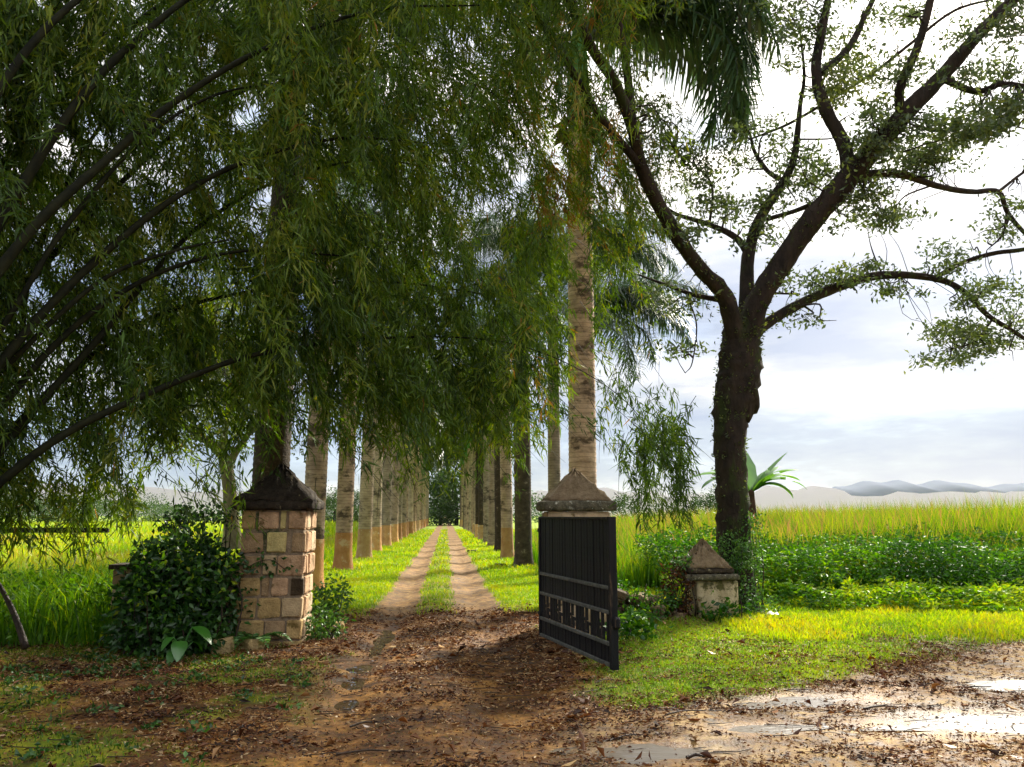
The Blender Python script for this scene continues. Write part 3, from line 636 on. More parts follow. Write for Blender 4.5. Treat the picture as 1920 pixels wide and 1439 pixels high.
# left row, read from the photograph
LX = [(-3.0, 13.9, .30, False, True), (-2.90, 18.0, .235, 1.1, False), (-3.02, 24.4, .245, 1.1, False), (-3.02, 30.6, .25, 1.1, False), (-3.12, 36.6, .24, 1.1, False)]
y = 42.5
while y < 128: LX.append((-3.12 + random.uniform(-.12, .12), y, random.uniform(.22, .26), 1.1, False)); y += 5.4 + random.uniform(-.3, .3)
for i, (x, y, r, pt, dk) in enumerate(LX):
    nm = ['dark mossy royal palm directly behind the left stone pillar', 'royal palm with yellowish painted foot just right of the left stone pillar'][i] if i < 2 else \
        '%s royal palm from the gate in the left row, %s trunk' % (ORD[i], 'pale ringed' if not dk else 'dark')
    palm(x, y, random.uniform(7.8, 9.0), r, nm, i < 6, pt, dk, 13 if i < 9 else 12, GP, lean=(0, random.uniform(-.014, .012)), rz=0)
RX = [(2.56, 15.0, .26, False, False, 9.45), (2.47, 25.7, .27, False, True, 8.8), (2.33, 30.6, .22, 1.15, False, 8.6), (2.45, 36.4, .24, False, True, 8.4), (2.40, 41.6, .23, False, False, 8.6)]
y = 47.0
while y < 128: RX.append((2.42 + random.uniform(-.12, .12), y, random.uniform(.22, .26), False if random.random() < .6 else 1.0, random.random() < .3, random.uniform(7.9, 8.9))); y += 5.4 + random.uniform(-.3, .3)
for i, (x, y, r, pt, dk, h) in enumerate(RX):
    nm = ['thick pale ringed royal palm rising just behind the right gate pillar cap', 'dark blotchy royal palm with flared foot left of the gate', 'slim leaning pale palm with orange painted foot beside the dark palm'][i] if i < 3 else \
        '%s royal palm from the gate in the right row, %s trunk' % (ORD[i], 'dark' if dk else 'pale ringed')
    q = palm(x, y, h, r, nm, i < 6, pt, dk, 14 if i == 0 else (13 if i < 9 else 12), GP,
         azs=[.1, 2.6, -.35, 4.2, 3.4, .30, -.1, -.55, -.25, 2.2, .12, -.4, -.15, .02] if i == 0 else None, lean=(0, random.uniform(-.012, .012) if i not in (0, 2) else (.004 if i == 0 else -.02)), shaft=2.2 if i == 0 else 1.9)
    if i == 0:
        A = Acc(); n = 70; a = RG.uniform(0, 6.28, n); 
        A.kites(np.stack([np.cos(a) * .22, np.sin(a) * .22, RG.uniform(9.3, 9.6, n)], 1), np.stack([np.cos(a), np.sin(a), -RG.uniform(.1, 1.6, n)], 1), .45, .14, RG.uniform(0, .5, n))
        mobj('dry_sheath', A.mesh('dry_sheath', M['dry_sheath']), q)
palm(3.78, 28.0, 9.3, .22, 'slender orange-brown palm standing behind the row, left of the thick palm', True, False, False, 12, GP, azs=[0.1, -.4, .5, 3, 2, 4])
palm(3.42, 21.0, 4.9, .18, 'short palm whose fronds hang just right of the thick pale palm, lower tier', True, False, True, 11, GP, azs=[.1, .4, -.3, 0, .2, -.1, .05])
palm(3.95, 24.0, 7.7, .18, 'palm hidden behind the thick pale palm, upper fronds reaching right of it', True, False, True, 12, GP, azs=[.1, .4, -.3, 0, .2, -.1, -.2, .3])

# ------------------------------------------------------------------ rain tree
def limb_tree(limbs, name, mat, k=12, rough=.04, sub=5):
    A = Acc(); paths = []
    for lb in limbs:
        Q4 = np.array([[*at(px, py, Y), r * (.92 if r < .25 else 1)] for (px, py, Y, r) in lb]); C = smooth_path(Q4, sub)
        kk = k if Q4[0, 3] > .12 else 7
        V, T = tube_np(C[:, :3], np.maximum(C[:, 3], .004), kk, rough if Q4[0, 3] > .1 else .02); A.put(V, T, np.full(len(V), .5)); paths.append(C)
    return A.mesh(name, mat, True), paths
T_ = 13.3
trunkL = [[(1392, 1185, T_, .52), (1384, 1140, T_, .36), (1378, 1060, T_, .29), (1375, 960, T_, .265), (1369, 860, T_, .26), (1370, 780, T_, .29), (1384, 715, T_, .36), (1388, 660, T_, .35), (1392, 615, T_, .31)]]
limbs = [
 [(1398, 640, 13.2, .24), (1420, 570, 13.1, .22), (1455, 510, 13.0, .21), (1510, 430, 12.9, .215), (1560, 370, 12.8, .22), (1610, 312, 12.7, .205), (1660, 255, 12.6, .185), (1710, 200, 12.5, .165), (1765, 145, 12.4, .14), (1830, 70, 12.2, .12), (1920, -20, 12.0, .10), (2020, -120, 11.8, .07)],
 [(1592, 335, 12.7, .14), (1582, 270, 12.9, .13), (1548, 205, 13.0, .125), (1530, 130, 13.1, .10), (1545, 40, 13.2, .085), (1556, -30, 13.3, .07), (1560, -160, 13.4, .04)],
 [(1536, 140, 13.1, .08), (1590, 92, 13.4, .075), (1622, 30, 13.6, .06), (1650, -30, 13.8, .05), (1690, -130, 14, .03)],
 [(1690, 222, 12.5, .10), (1688, 165, 12.3, .09), (1720, 90, 12.1, .08), (1745, 0, 11.9, .07), (1758, -100, 11.7, .05)],
 [(1600, 335, 12.7, .11), (1650, 325, 13.0, .09), (1700, 330, 13.3, .08), (1760, 350, 13.6, .065), (1820, 360, 13.9, .058), (1872, 360, 14.1, .055), (1890, 400, 14.2, .05), (1930, 445, 14.3, .04), (1990, 480, 14.4, .02)],
 [(1872, 360, 14.1, .035), (1925, 320, 14.4, .03), (1990, 290, 14.6, .015)],
 [(1768, 148, 12.4, .07), (1830, 172, 12.1, .06), (1880, 158, 11.8, .05), (1935, 165, 11.6, .045), (2030, 180, 11.4, .02)],
 [(1405, 262, 14.6, .02), (1480, 232, 14.4, .03), (1560, 185, 14.2, .035), (1640, 135, 14.0, .035), (1710, 80, 13.8, .035), (1790, 20, 13.6, .03), (1880, -5, 13.4, .02)],
 [(1400, 620, 13.3, .17), (1403, 480, 13.7, .125), (1430, 402, 13.9, .105), (1470, 340, 14.1, .09), (1490, 290, 14.2, .075), (1500, 200, 14.4, .05), (1508, 140, 14.5, .035), (1500, 60, 14.6, .02)],
 [(1478, 345, 14.1, .06), (1440, 322, 14.3, .05), (1415, 285, 14.5, .04), (1405, 250, 14.6, .03), (1380, 210, 14.8, .02)],
 [(1405, 480, 13.7, .08), (1378, 445, 13.8, .07), (1325, 420, 14.0, .055), (1268, 402, 14.2, .04), (1235, 378, 14.3, .025)],
 [(1330, 424, 14.0, .03), (1335, 350, 14.2, .025), (1305, 312, 14.3, .02), (1265, 285, 14.4, .015)],
 [(1436, 412, 13.9, .05), (1490, 396, 13.6, .045), (1550, 372, 13.2, .06)],
 [(1382, 640, 13.2, .20), (1358, 555, 12.9, .155), (1310, 500, 12.6, .135), (1262, 432, 12.3, .13), (1222, 360, 12.0, .12), (1198, 300, 11.7, .11), (1186, 240, 11.4, .10), (1150, 150, 11.1, .09), (1112, 95, 10.8, .085), (1080, 30, 10.6, .08), (1055, -50, 10.4, .07), (1020, -160, 10.2, .04)],
 [(1200, 310, 11.7, .07), (1130, 225, 11.2, .065), (1082, 150, 10.8, .06), (1048, 90, 10.5, .055), (1008, 30, 10.2, .05), (960, -40, 10, .03)],
 [(1186, 235, 11.4, .085), (1172, 110, 11.3, .07), (1152, 0, 11.2, .06), (1142, -100, 11.1, .04)],
 [(1360, 565, 12.9, .06), (1300, 553, 13.1, .045), (1250, 535, 13.3, .032), (1195, 515, 13.5, .015)],
 [(1400, 640, 13.3, .15), (1440, 605, 13.6, .11), (1500, 570, 13.9, .10), (1580, 535, 14.2, .105), (1655, 516, 14.5, .09), (1750, 522, 14.8, .075), (1805, 545, 15.0, .062), (1850, 590, 15.2, .055), (1890, 615, 15.3, .05), (1935, 642, 15.4, .04), (2000, 660, 15.5, .02)],
 [(1752, 522, 14.8, .055), (1800, 495, 14.6, .052), (1860, 476, 14.4, .05), (1930, 466, 14.2, .045), (2020, 440, 14, .02)],
 [(1860, 600, 15.2, .03), (1828, 640, 15.3, .022), (1785, 655, 15.4, .012)],
 [(1500, 552, 14.1, .02), (1400, 548, 14.2, .03)],
 [(1290, 560, 13.1, .018), (1306, 610, 13.1, .015), (1298, 680, 13.1, .012), (1285, 700, 13.1, .006)],
 [(1888, 400, 14.2, .035), (1880, 440, 14.2, .025), (1850, 470, 14.3, .01)],
]
RT = thing('rain_tree', 'large spreading rain tree with mossy forked trunk behind the small pillar', 'tree')
me, tp = limb_tree(trunkL, 'trunk', M['bark'], 18, .07, 8)
for o_ in [mobj('trunk', me, RT)]: pass
# swelling on the right side of the trunk
c = at(1402, 735, 13.25); bm = bmesh.new(); bmesh.ops.create_icosphere(bm, subdivisions=3, radius=1)
for v in bm.verts:
    s_ = 1 + .12 * math.sin(v.co.x * 5 + v.co.z * 4); v.co = Vector((v.co.x * .19 * s_, v.co.y * .22 * s_, v.co.z * .50 * s_)) + Vector(c)
bmesh.ops.triangulate(bm, faces=bm.faces[:]); mb = bpy.data.meshes.new('burl'); bm.to_mesh(mb); bm.free(); mb.materials.append(M['bark']); mobj('burl', mb, RT)
lp = []
for lb in limbs:
    me, p1 = limb_tree([lb], 'limb', M['bark'], 12, .05, 6); mobj('limb', me, RT); lp.append(p1[0])
LPTS = np.concatenate([q[:, :3] for q in lp])
# leaf clumps with the twigs that carry them: (px, py, rx, ry, clusters)
blobs = [(1480, 50, 85, 55, 34), (1420, 20, 60, 40, 16), (1600, 125, 55, 38, 26), (1560, 175, 60, 30, 16), (1250, 290, 60, 35, 20), (1310, 330, 45, 30, 14), (1345, 385, 50, 25, 16), (1290, 425, 40, 22, 8), (1225, 225, 40, 40, 12),
 (1390, 240, 60, 30, 14), (1500, 330, 45, 28, 16), (1450, 375, 45, 22, 12), (1470, 280, 40, 25, 10), (1540, 320, 40, 30, 12), (1700, 28, 36, 22, 12), (1700, 130, 36, 25, 10), (1650, 215, 50, 35, 18), (1625, 265, 40, 25, 14),
 (1850, 140, 70, 30, 18), (1890, 40, 40, 60, 18), (1790, 245, 110, 26, 44), (1870, 225, 60, 26, 24), (1700, 290, 80, 28, 30), (1750, 300, 60, 20, 20), (1900, 190, 40, 20, 10), (1665, 408, 45, 18, 20), (1605, 378, 30, 18, 9), (1590, 400, 30, 20, 6),
 (1640, 350, 30, 16, 8), (1520, 532, 90, 18, 18), (1600, 510, 55, 18, 12), (1690, 545, 70, 8, 8), (1775, 490, 36, 28, 14), (1850, 540, 50, 16, 14), (1815, 560, 30, 12, 6), (1800, 615, 55, 22, 22), (1860, 640, 55, 26, 26), (1785, 668, 42, 16, 12), (1890, 590, 30, 18, 9),
 (1880, 430, 35, 35, 8), (1900, 380, 25, 20, 6), (1250, 560, 60, 22, 10), (1300, 655, 50, 8, 5), (1500, 600, 60, 6, 4), (1440, 440, 40, 25, 8), (1360, 300, 60, 30, 10), (1200, 180, 30, 40, 8),
 (1480, -80, 160, 60, 40), (1700, -90, 160, 60, 40), (1900, -90, 120, 70, 30), (2010, 60, 70, 80, 25), (2020, 300, 80, 80, 25), (2010, 560, 70, 60, 16), (1250, -80, 160, 60, 30), (1560, 0, 90, 20, 8), (1800, 60, 60, 30, 8), (1640, 60, 50, 30, 6)]
A = Acc(); B = Acc()
for (bx_, by_, rx, ry, n) in blobs:
    n = int(n * 1.08)
    for q_ in range(3):
        pe = at(bx_ + RG.normal() * rx * .7, by_ + RG.normal() * ry * .6, 13.0); j = np.argmin(((LPTS - pe)[:, [0, 2]] ** 2).sum(1)); pe = at(bx_ + RG.normal() * rx * .7, by_ + RG.normal() * ry * .6, LPTS[j, 1] + RG.normal() * .3)
        j = np.argmin(((LPTS - pe) ** 2).sum(1)); a0 = LPTS[j]; d = np.linalg.norm(pe - a0)
        if d < 1.5: B.tube(smooth_path([a0, a0 * .6 + pe * .4 + RG.normal(size=3) * .12 * d, a0 * .3 + pe * .7 + RG.normal(size=3) * .10 * d, pe], 4), np.linspace(.022, .005, 13), 4, .4)
    for i in range(n):
        px = bx_ + RG.normal() * rx * .55; py = by_ + RG.normal() * ry * .55
        Y0 = 13.0; q = at(px, py, Y0); j = np.argmin(((LPTS - q)[:, [0, 2]] ** 2).sum(1) + .2 * ((LPTS - q)[:, 1]) ** 2); Yd = LPTS[j, 1] + RG.normal() * .55
        c = at(px, py, Yd); j = np.argmin(((LPTS - c) ** 2).sum(1)); a0 = LPTS[j]; d = np.linalg.norm(c - a0)
        if d < 1.7 and RG.random() < .7:
            m_ = (a0 + c) / 2 + RG.normal(size=3) * .10 * d; B.tube(smooth_path([a0, m_, c], 3), np.linspace(.010, .003, 7), 3, .4)
        k = int(RG.integers(22, 40)); r_ = RG.uniform(.10, .19)
        off = RG.normal(size=(k, 3)) * [r_, r_, r_ * .45]; D = RG.normal(size=(k, 3)) + [0, 0, -.1]
        tn = np.clip(RG.normal(.42 + RG.normal() * .15, .18, k), 0, 1)
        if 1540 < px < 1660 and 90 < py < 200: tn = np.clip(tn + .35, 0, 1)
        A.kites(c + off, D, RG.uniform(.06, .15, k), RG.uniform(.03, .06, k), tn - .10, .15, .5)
tag(mobj('crown', A.mesh('crown', M['rain_leaf']), RT), kind='stuff')
tag(mobj('twigs', B.mesh('twigs', M['bark']), RT), kind='stuff')
# moss and small epiphytes on trunk and big limbs
A = Acc()
src = np.concatenate([tp[0], lp[0][:40], lp[13][:40], lp[17][:14]]); 
for i in range(900):
    s4 = src[RG.integers(len(src))]; a = RG.uniform(0, 6.28); nd = np.array([math.cos(a), math.sin(a), RG.uniform(-.1, .3)])
    c = s4[:3] + nd * s4[3] * .96 + [0, 0, RG.normal() * .05]; k = 5
    A.kites(np.repeat(c[None], k, 0) + RG.normal(size=(k, 3)) * .03, nd + RG.normal(size=(k, 3)) * .7, RG.uniform(.03, .08, k), .025, RG.uniform(.1, .9, k))
tag(mobj('epiphytes', A.mesh('epiphytes', M['rain_leaf']), RT), kind='stuff')

# ------------------------------------------------------------------ bamboo arching in from the left
GRID = np.array([
 #x: -240 -120  0   120 240 360 480 600 720 840 960 1080 1200
 [9, 9, 9, 9, 9, 9, 9, 9, 9, 9, 9, 6, 2],   # above the frame: unseen leaves added to shade the ground
 [9, 9, 9, 9, 9, 9, 8, 9, 9, 9, 9, 3, 0],   # y 0-90
 [9, 9, 9, 9, 9, 9, 9, 9, 9, 9, 9, 3, 0],
 [9, 9, 9, 8, 9, 8, 9, 9, 9, 9, 9, 8, 1],
 [9, 9, 9, 6, 7, 6, 9, 9, 9, 9, 9, 9, 3],
 [9, 9, 7, 7, 8, 7, 8, 8, 9, 7, 9, 7, 1.3],
 [9, 9, 7, 8, 8, 8, 8, 9, 9, 6, 9, 4.5, .3],
 [9, 9, 7, 8, 8, 8, 8, 9, 9, 9, 9, 3, .1],
 [9, 9, 7, 8, 8, 8, 7, 9, 9, 9, 7, 2, .1],
 [9, 9, 6, 6, 6, 4, 2, 7, 8, 8, 6, 1.5, 3],     # 720-810
 [9, 8, 5, 4, 3, 1.5, .5, 1, 2, 2, .8, 1, 9],     # 810-900
 [7, 6, 5, 4, 2, 1.5, .2, 0, 0, 0, 0, .4, 5],
 [5, 4, 3, 2, 1, 0, 0, 0, 0, 0, 0, 0, 0]], float)
def holes(px, py):
    d = np.ones(len(px))
    for (gx_, gy_, rx, ry) in HOLES: d = d * np.clip((((px - gx_) / rx) ** 2 + ((py - gy_) / ry) ** 2) ** 2, .01, 1)
    return d
def dens(px, py, raw=False):
    u = np.clip((px + 180) / 120, 0, 11.999); v = np.clip((py + 45) / 90, 0, 11.999)
    i = u.astype(int); j = v.astype(int); fu = u - i; fv = v - j
    d = (GRID[j, i] * (1 - fu) + GRID[j, i + 1] * fu) * (1 - fv) + (GRID[j + 1, i] * (1 - fu) + GRID[j + 1, i + 1] * fu) * fv
    d = np.where(px > 1300, 0, d)
    if raw: return d / 9
    for (gx_, gy_, rx, ry) in HOLES:
        d = d * np.clip((((px - gx_) / rx) ** 2 + ((py - gy_) / ry) ** 2) ** 1.5, .02, 1)
    return d / 9
HOLES = [(462, 215, 34, 28), (512, 368, 46, 38), (642, 345, 24, 52), (700, 385, 26, 30), (915, 430, 34, 75), (120, 262, 34, 22), (180, 248, 26, 16), (415, 12, 30, 22), (420, 690, 32, 30), (345, 195, 18, 14), (60, 540, 34, 22), (265, 300, 20, 18),
         (780, 255, 16, 14), (980, 330, 20, 30), (1170, 800, 20, 30), (1100, 870, 30, 60), (70, 820, 40, 14), (330, 880, 50, 25), (120, 870, 45, 18), (1210, 740, 22, 14), (640, 880, 20, 30), (700, 850, 14, 30), (150, 600, 20, 14), (1086, 470, 26, 50), (1088, 560, 32, 55), (1088, 650, 34, 60), (1090, 740, 36, 60), (1090, 830, 36, 60), (1040, 840, 22, 60)]
BB = thing('bamboo_clump', 'giant bamboo clump arching in from the left, leaves hanging over the lane', 'bamboo')
culms = [  # (px, py, depth, radius)
 [(-420, 1330, 7.6, .05), (-200, 1080, 7.8, .05), (0, 905, 8.0, .045), (120, 815, 8.2, .042), (240, 755, 8.5, .038), (360, 705, 8.9, .034), (480, 665, 9.3, .03), (640, 640, 10, .022), (820, 632, 10.6, .015), (960, 645, 11, .01), (1080, 690, 11.2, .008), (1180, 760, 11.3, .006), (1250, 860, 11.3, .004)],
 [(-400, 1330, 8.0, .05), (-180, 1050, 8.2, .05), (0, 845, 8.4, .045), (90, 740, 8.6, .042), (180, 640, 8.9, .038), (280, 520, 9.3, .034), (380, 420, 9.8, .03), (520, 340, 10.4, .022), (700, 300, 11, .015), (860, 330, 11.5, .008)],
 [(-450, 1330, 7.2, .055), (-250, 1000, 7.4, .05), (-60, 760, 7.6, .048), (60, 610, 7.9, .045), (190, 480, 8.2, .04), (330, 370, 8.6, .034), (470, 300, 9.0, .028), (640, 260, 9.5, .02), (820, 270, 10, .012)],
 [(-430, 1330, 6.8, .06), (-250, 900, 6.9, .055), (-80, 620, 7.1, .052), (60, 430, 7.3, .048), (200, 300, 7.6, .042), (330, 190, 8.0, .036), (500, 90, 8.5, .028), (700, 20, 9.2, .02), (900, 10, 9.8, .012)],
 [(-420, 1330, 7.0, .06), (-220, 820, 7.2, .058), (-60, 520, 7.3, .056), (40, 350, 7.4, .052), (140, 200, 7.6, .045), (240, 90, 8.0, .038), (400, -30, 8.6, .03), (640, -120, 9.4, .02)],
 [(-440, 1330, 8.4, .045), (-230, 900, 8.6, .045), (-40, 640, 8.9, .042), (80, 500, 9.2, .04), (230, 340, 9.7, .034), (400, 200, 10.4, .028), (600, 130, 11, .02), (840, 140, 11.6, .012), (1000, 220, 12, .008)],
 [(-410, 1330, 7.8, .04), (-200, 980, 8, .04), (-20, 790, 8.1, .038), (100, 650, 8.3, .034), (210, 560, 8.5, .03), (330, 500, 8.8, .024), (470, 470, 9.2, .018), (640, 480, 9.7, .01)],
 [(-460, 1330, 6.4, .05), (-260, 760, 6.6, .05), (-120, 400, 6.8, .046), (-20, 200, 7, .04), (100, 40, 7.3, .034), (300, -120, 8, .02)],
 [(-430, 1330, 8.8, .045), (-220, 1040, 9, .045), (-30, 860, 9.2, .04), (130, 700, 9.5, .036), (300, 590, 9.9, .03), (520, 540, 10.6, .022), (740, 530, 11.2, .016), (960, 560, 11.8, .01)],
 [(-430, 1330, 9.2, .045), (-160, 960, 9.4, .045), (20, 700, 9.6, .042), (50, 540, 9.7, .038), (100, 400, 9.8, .034), (160, 280, 10, .028), (260, 130, 10.4, .02)],
 [(-400, 1330, 7.4, .035), (-180, 900, 7.5, .034), (20, 590, 7.7, .03), (120, 430, 7.9, .027), (260, 270, 8.3, .022), (400, 180, 8.8, .016), (560, 150, 9.2, .01)],
 [(-400, 1330, 7.6, .035), (-150, 870, 7.8, .032), (60, 640, 8.0, .028), (200, 520, 8.2, .024), (330, 470, 8.5, .018), (430, 450, 8.8, .01)],
 [(-430, 1330, 6.0, .05), (-300, 600, 6.1, .05), (-100, 100, 6.4, .04), (200, -200, 7, .03), (600, -300, 8, .02), (1000, -200, 9, .012), (1150, -50, 9.5, .006)],
 [(-430, 1330, 9.0, .05), (-200, 700, 9.4, .05), (100, 200, 10, .04), (400, -40, 10.8, .03), (760, -60, 11.6, .02), (1000, 60, 12, .012), (1100, 230, 12.2, .008), (1130, 420, 12.2, .005)],
]
CP = []; culm_objs = []
for cl in culms:
    cl = [(a_, b_, c_, d_ * .95) for a_, b_, c_, d_ in cl]
    C = smooth_path(np.array([[*at(a, b, Y), r] for (a, b, Y, r) in cl]), 10); C[:, 2] = np.maximum(C[:, 2], -.05)
    # node rings every 35 cm
    dd = np.concatenate([[0], np.cumsum(np.linalg.norm(np.diff(C[:, :3], axis=0), axis=1))]); R = C[:, 3] * (1 + .12 * (np.mod(dd, .38) < .06))
    V, T = tube_np(C[:, :3], np.maximum(R, .004), 8); me = mesh_np('culm', V, [T], M['culm'], smooth=True)
    culm_objs.append(mobj('culm', me, BB)); CP.append(C[12:, :3])
CID = np.concatenate([np.full(len(c), i) for i, c in enumerate(CP)]); CPT = np.concatenate(CP)
accs = [Acc() for _ in culms]; twig = [Acc() for _ in culms]
NB = 4000
cnt = 0
while cnt < NB:
    px = RG.uniform(-330, 1290); py = RG.uniform(-430, 990)
    if RG.random() > dens(np.array([px]), np.array([py]))[0] * (1 if py > -60 else (.45 if py > -200 else .25)): continue  # unseen leaves above the frame are thinned to let in skylight
    cnt += 1
    # hang the spray from the nearest culm that passes over this part of the view
    cpx, cpy = PJ if 'PJ' in globals() else globals().setdefault('PJ', project(CPT))
    cand = (np.abs(cpx - px) < 260) & (cpy < py + 90)
    if cand.any():
        idx = np.where(cand)[0]; w = np.exp(-((cpx[idx] - px) / 130) ** 2 - ((cpy[idx] - py) / 260) ** 2) + 1e-9; j = idx[RG.choice(len(idx), p=w / w.sum())]
    else:
        j = int(np.argmin((cpx - px) ** 2 + (cpy - py) ** 2))
    Yd = CPT[j, 1] + (1.5 if px < 460 else .4) + RG.normal() * .65; ci = CID[j]
    c = at(px, py, max(Yd, 5.2))
    if c[2] < .35: continue
    Ls = RG.uniform(.45, 1.1); n = int(9 + Ls * 9)
    az = RG.uniform(0, 6.28); dr = np.array([math.cos(az) * .55 + .18, math.sin(az) * .4, -RG.uniform(.45, 1.1)])
    s_ = np.linspace(0, 1, n)[:, None]
    start = c - unit(dr) * Ls * .5
    path = start + unit(dr) * s_ * Ls + np.array([[.12, 0, -.14]]) * s_ ** 2
    ppx, ppy = project(path); keep = RG.random(n) < np.clip(dens(ppx, ppy, True) * 2.6, 0, 1) * holes(ppx, ppy)
    twig[ci].tube(path[::3], np.linspace(.005, .002, len(path[::3])), 3, .2)
    path = path[keep]; n = len(path)
    if not n: continue
    k = int(RG.integers(4, 7)); PP = np.repeat(path, k, 0) + RG.normal(size=(n * k, 3)) * .045
    D = unit(dr) * .6 + RG.normal(size=(n * k, 3)) * .50 + [.05, 0, -.45]
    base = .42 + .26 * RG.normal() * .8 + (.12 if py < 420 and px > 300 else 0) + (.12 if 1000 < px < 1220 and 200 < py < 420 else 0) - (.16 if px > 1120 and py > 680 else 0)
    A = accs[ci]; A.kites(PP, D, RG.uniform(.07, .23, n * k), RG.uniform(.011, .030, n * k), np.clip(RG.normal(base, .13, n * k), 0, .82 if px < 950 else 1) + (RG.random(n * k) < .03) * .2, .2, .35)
for i, o in enumerate(culm_objs):
    if accs[i].n: tag(mobj('leaf_sprays', accs[i].mesh('leaf_sprays', M['bamboo_leaf']), o), kind='stuff')
    if twig[i].n: tag(mobj('branchlets', twig[i].mesh('branchlets', M['culm']), o), kind='stuff')

# ------------------------------------------------------------------ pale forked tree behind the left pillar
FT = thing('forked_tree', 'pale forked tree standing in the meadow left of the stone pillar', 'tree')
fl = [[(436, 1030, 24, .32), (434, 980, 24, .24), (430, 920, 24, .21), (425, 880, 24, .20), (415, 850, 24, .17), (385, 825, 24, .12), (355, 805, 24, .09), (310, 780, 24, .05)],
      [(426, 885, 24, .15), (440, 850, 24, .13), (462, 820, 24.3, .09), (480, 780, 24.5, .06), (495, 730, 24.6, .04)],
      [(415, 855, 24, .15), (420, 815, 23.8, .12), (428, 770, 23.6, .10), (425, 700, 23.5, .07), (400, 640, 23.4, .04)],
      [(432, 790, 23.7, .06), (455, 760, 24, .05), (470, 700, 24.2, .03)], [(440, 850, 24, .05), (452, 842, 24, .04), (478, 800, 24, .03)],
      [(385, 826, 24, .06), (350, 770, 24.5, .05), (330, 700, 24.8, .03)]]
me, p1 = limb_tree(fl[:1], 'trunk', M['bark_pale'], 12, .04); mobj('trunk', me, FT)
pp = [p1[0]]
for l_ in fl[1:]: me, p1 = limb_tree([l_], 'limb', M['bark_pale'], 8, .03); mobj('limb', me, FT); pp.append(p1[0])
A = Acc()
for i in range(520):
    px = RG.normal(395, 75); py = RG.normal(690, 85)
    if py > 850: continue
    c = at(px, py, 24 + RG.normal() * 1.2); k = 34
    A.kites(c + RG.normal(size=(k, 3)) * [.33, .33, .2], RG.normal(size=(k, 3)) - [0, 0, .3], RG.uniform(.10, .18, k), RG.uniform(.05, .08, k), np.clip(RG.normal(.6, .2, k), 0, 1), .15, .5)
tag(mobj('crown', A.mesh('crown', M['rain_leaf']), FT), kind='stuff')

# ------------------------------------------------------------------ distant trees
def leafy(name, label, cat, x, y, z0, rx, ry, rz_, n, leaf, mat, trunk=None, group=None, tint=.5, clump=40, kind=None):
    t_ = thing(name, label, cat, (x, y, 0), group); A = Acc()
    cs = unit(RG.normal(size=(n, 3))) * (RG.uniform(.25, 1, (n, 1)) ** .5); cs[:, 2] = np.abs(cs[:, 2]) * 1.0 if z0 <= .3 else cs[:, 2]
    for c in cs:
        c = c * [rx, ry, rz_] + [0, 0, z0]
        A.kites(c + RG.normal(size=(clump, 3)) * [rx * .12, rx * .12, rz_ * .12], RG.normal(size=(clump, 3)), RG.uniform(.7, 1.3, clump) * leaf, leaf * .5, np.clip(RG.normal(tint + RG.normal() * .12, .15, clump), 0, 1), .15, .5)
    tag(mobj('crown' if trunk else 'foliage', A.mesh('foliage', mat), t_), kind='stuff')
    if trunk: V, T = tube_np([(0, 0, -.1), (.05, 0, z0 * .5), (0, .05, z0)], [trunk * 1.3, trunk, trunk * .6], 8); mobj('trunk', mesh_np('trunk', V, [T], M['bark'], smooth=True), t_)
    return t_
g_ = 'hazy trees beyond the meadow'
def far_tree(px, py_top, Y, wpx, label):
    b = at(px, 960, Y); top = at(px, py_top, Y)[2]; w = wpx / FPX * Y / 2
    leafy('distant_tree', label, 'tree', b[0], Y, top * .45, w, w, top * .58, 90, top * .055, M['far_leaf'], .3, g_, clump=30)
far_tree(235, 920, 130, 150, 'rounded bluish tree behind the meadow, seen left of the shrub')
far_tree(130, 925, 125, 170, 'low wide hazy tree between the left edge and the rounded bluish tree')
far_tree(20, 915, 120, 150, 'hazy tree nearest the left edge beyond the meadow')
far_tree(318, 945, 135, 80, 'small hazy tree right of the rounded bluish tree')
far_tree(628, 915, 120, 60, 'distant tree seen between the first two trunks of the left palm row')
far_tree(668, 925, 125, 45, 'distant tree seen between the second and third left palms')
far_tree(700, 935, 130, 40, 'small distant tree seen past the third left palm')
far_tree(856, 850, 133, 100, 'dark tree closing the far end of the palm lane')
far_tree(826, 880, 136, 60, 'dark tree at the lane end, just left of the middle one')
far_tree(892, 880, 136, 60, 'dark tree at the lane end, behind the right palm row')
far_tree(1172, 930, 60, 70, 'leafy tree standing behind the tall grass right of the gate')
far_tree(1320, 925, 50, 75, 'dark green bush seen just left of the rain tree trunk')
far_tree(1240, 950, 55, 80, 'low bush beyond the tall grass under the hanging bamboo tip')
tl = Acc()
for i in range(900):
    x = RG.uniform(-260, 30); y = 190 + RG.normal() * 8; hgt = 3.5 + 2.5 * vnoise(np.array([x]), np.array([0.]), 14, 5)[0]; z = RG.uniform(0, hgt); k = 22
    tl.kites(np.array([[x, y, z]]) + RG.normal(size=(k, 3)) * [1.3, 1.3, .5], RG.normal(size=(k, 3)), .7, .4, np.clip(RG.normal(.4, .2, k), 0, 1), .1, .5)
tag(mobj('distant_treeline', tl.mesh('distant_treeline', M['far_leaf'])), 'hazy continuous treeline along the far side of the meadow', 'treeline', kind='stuff')

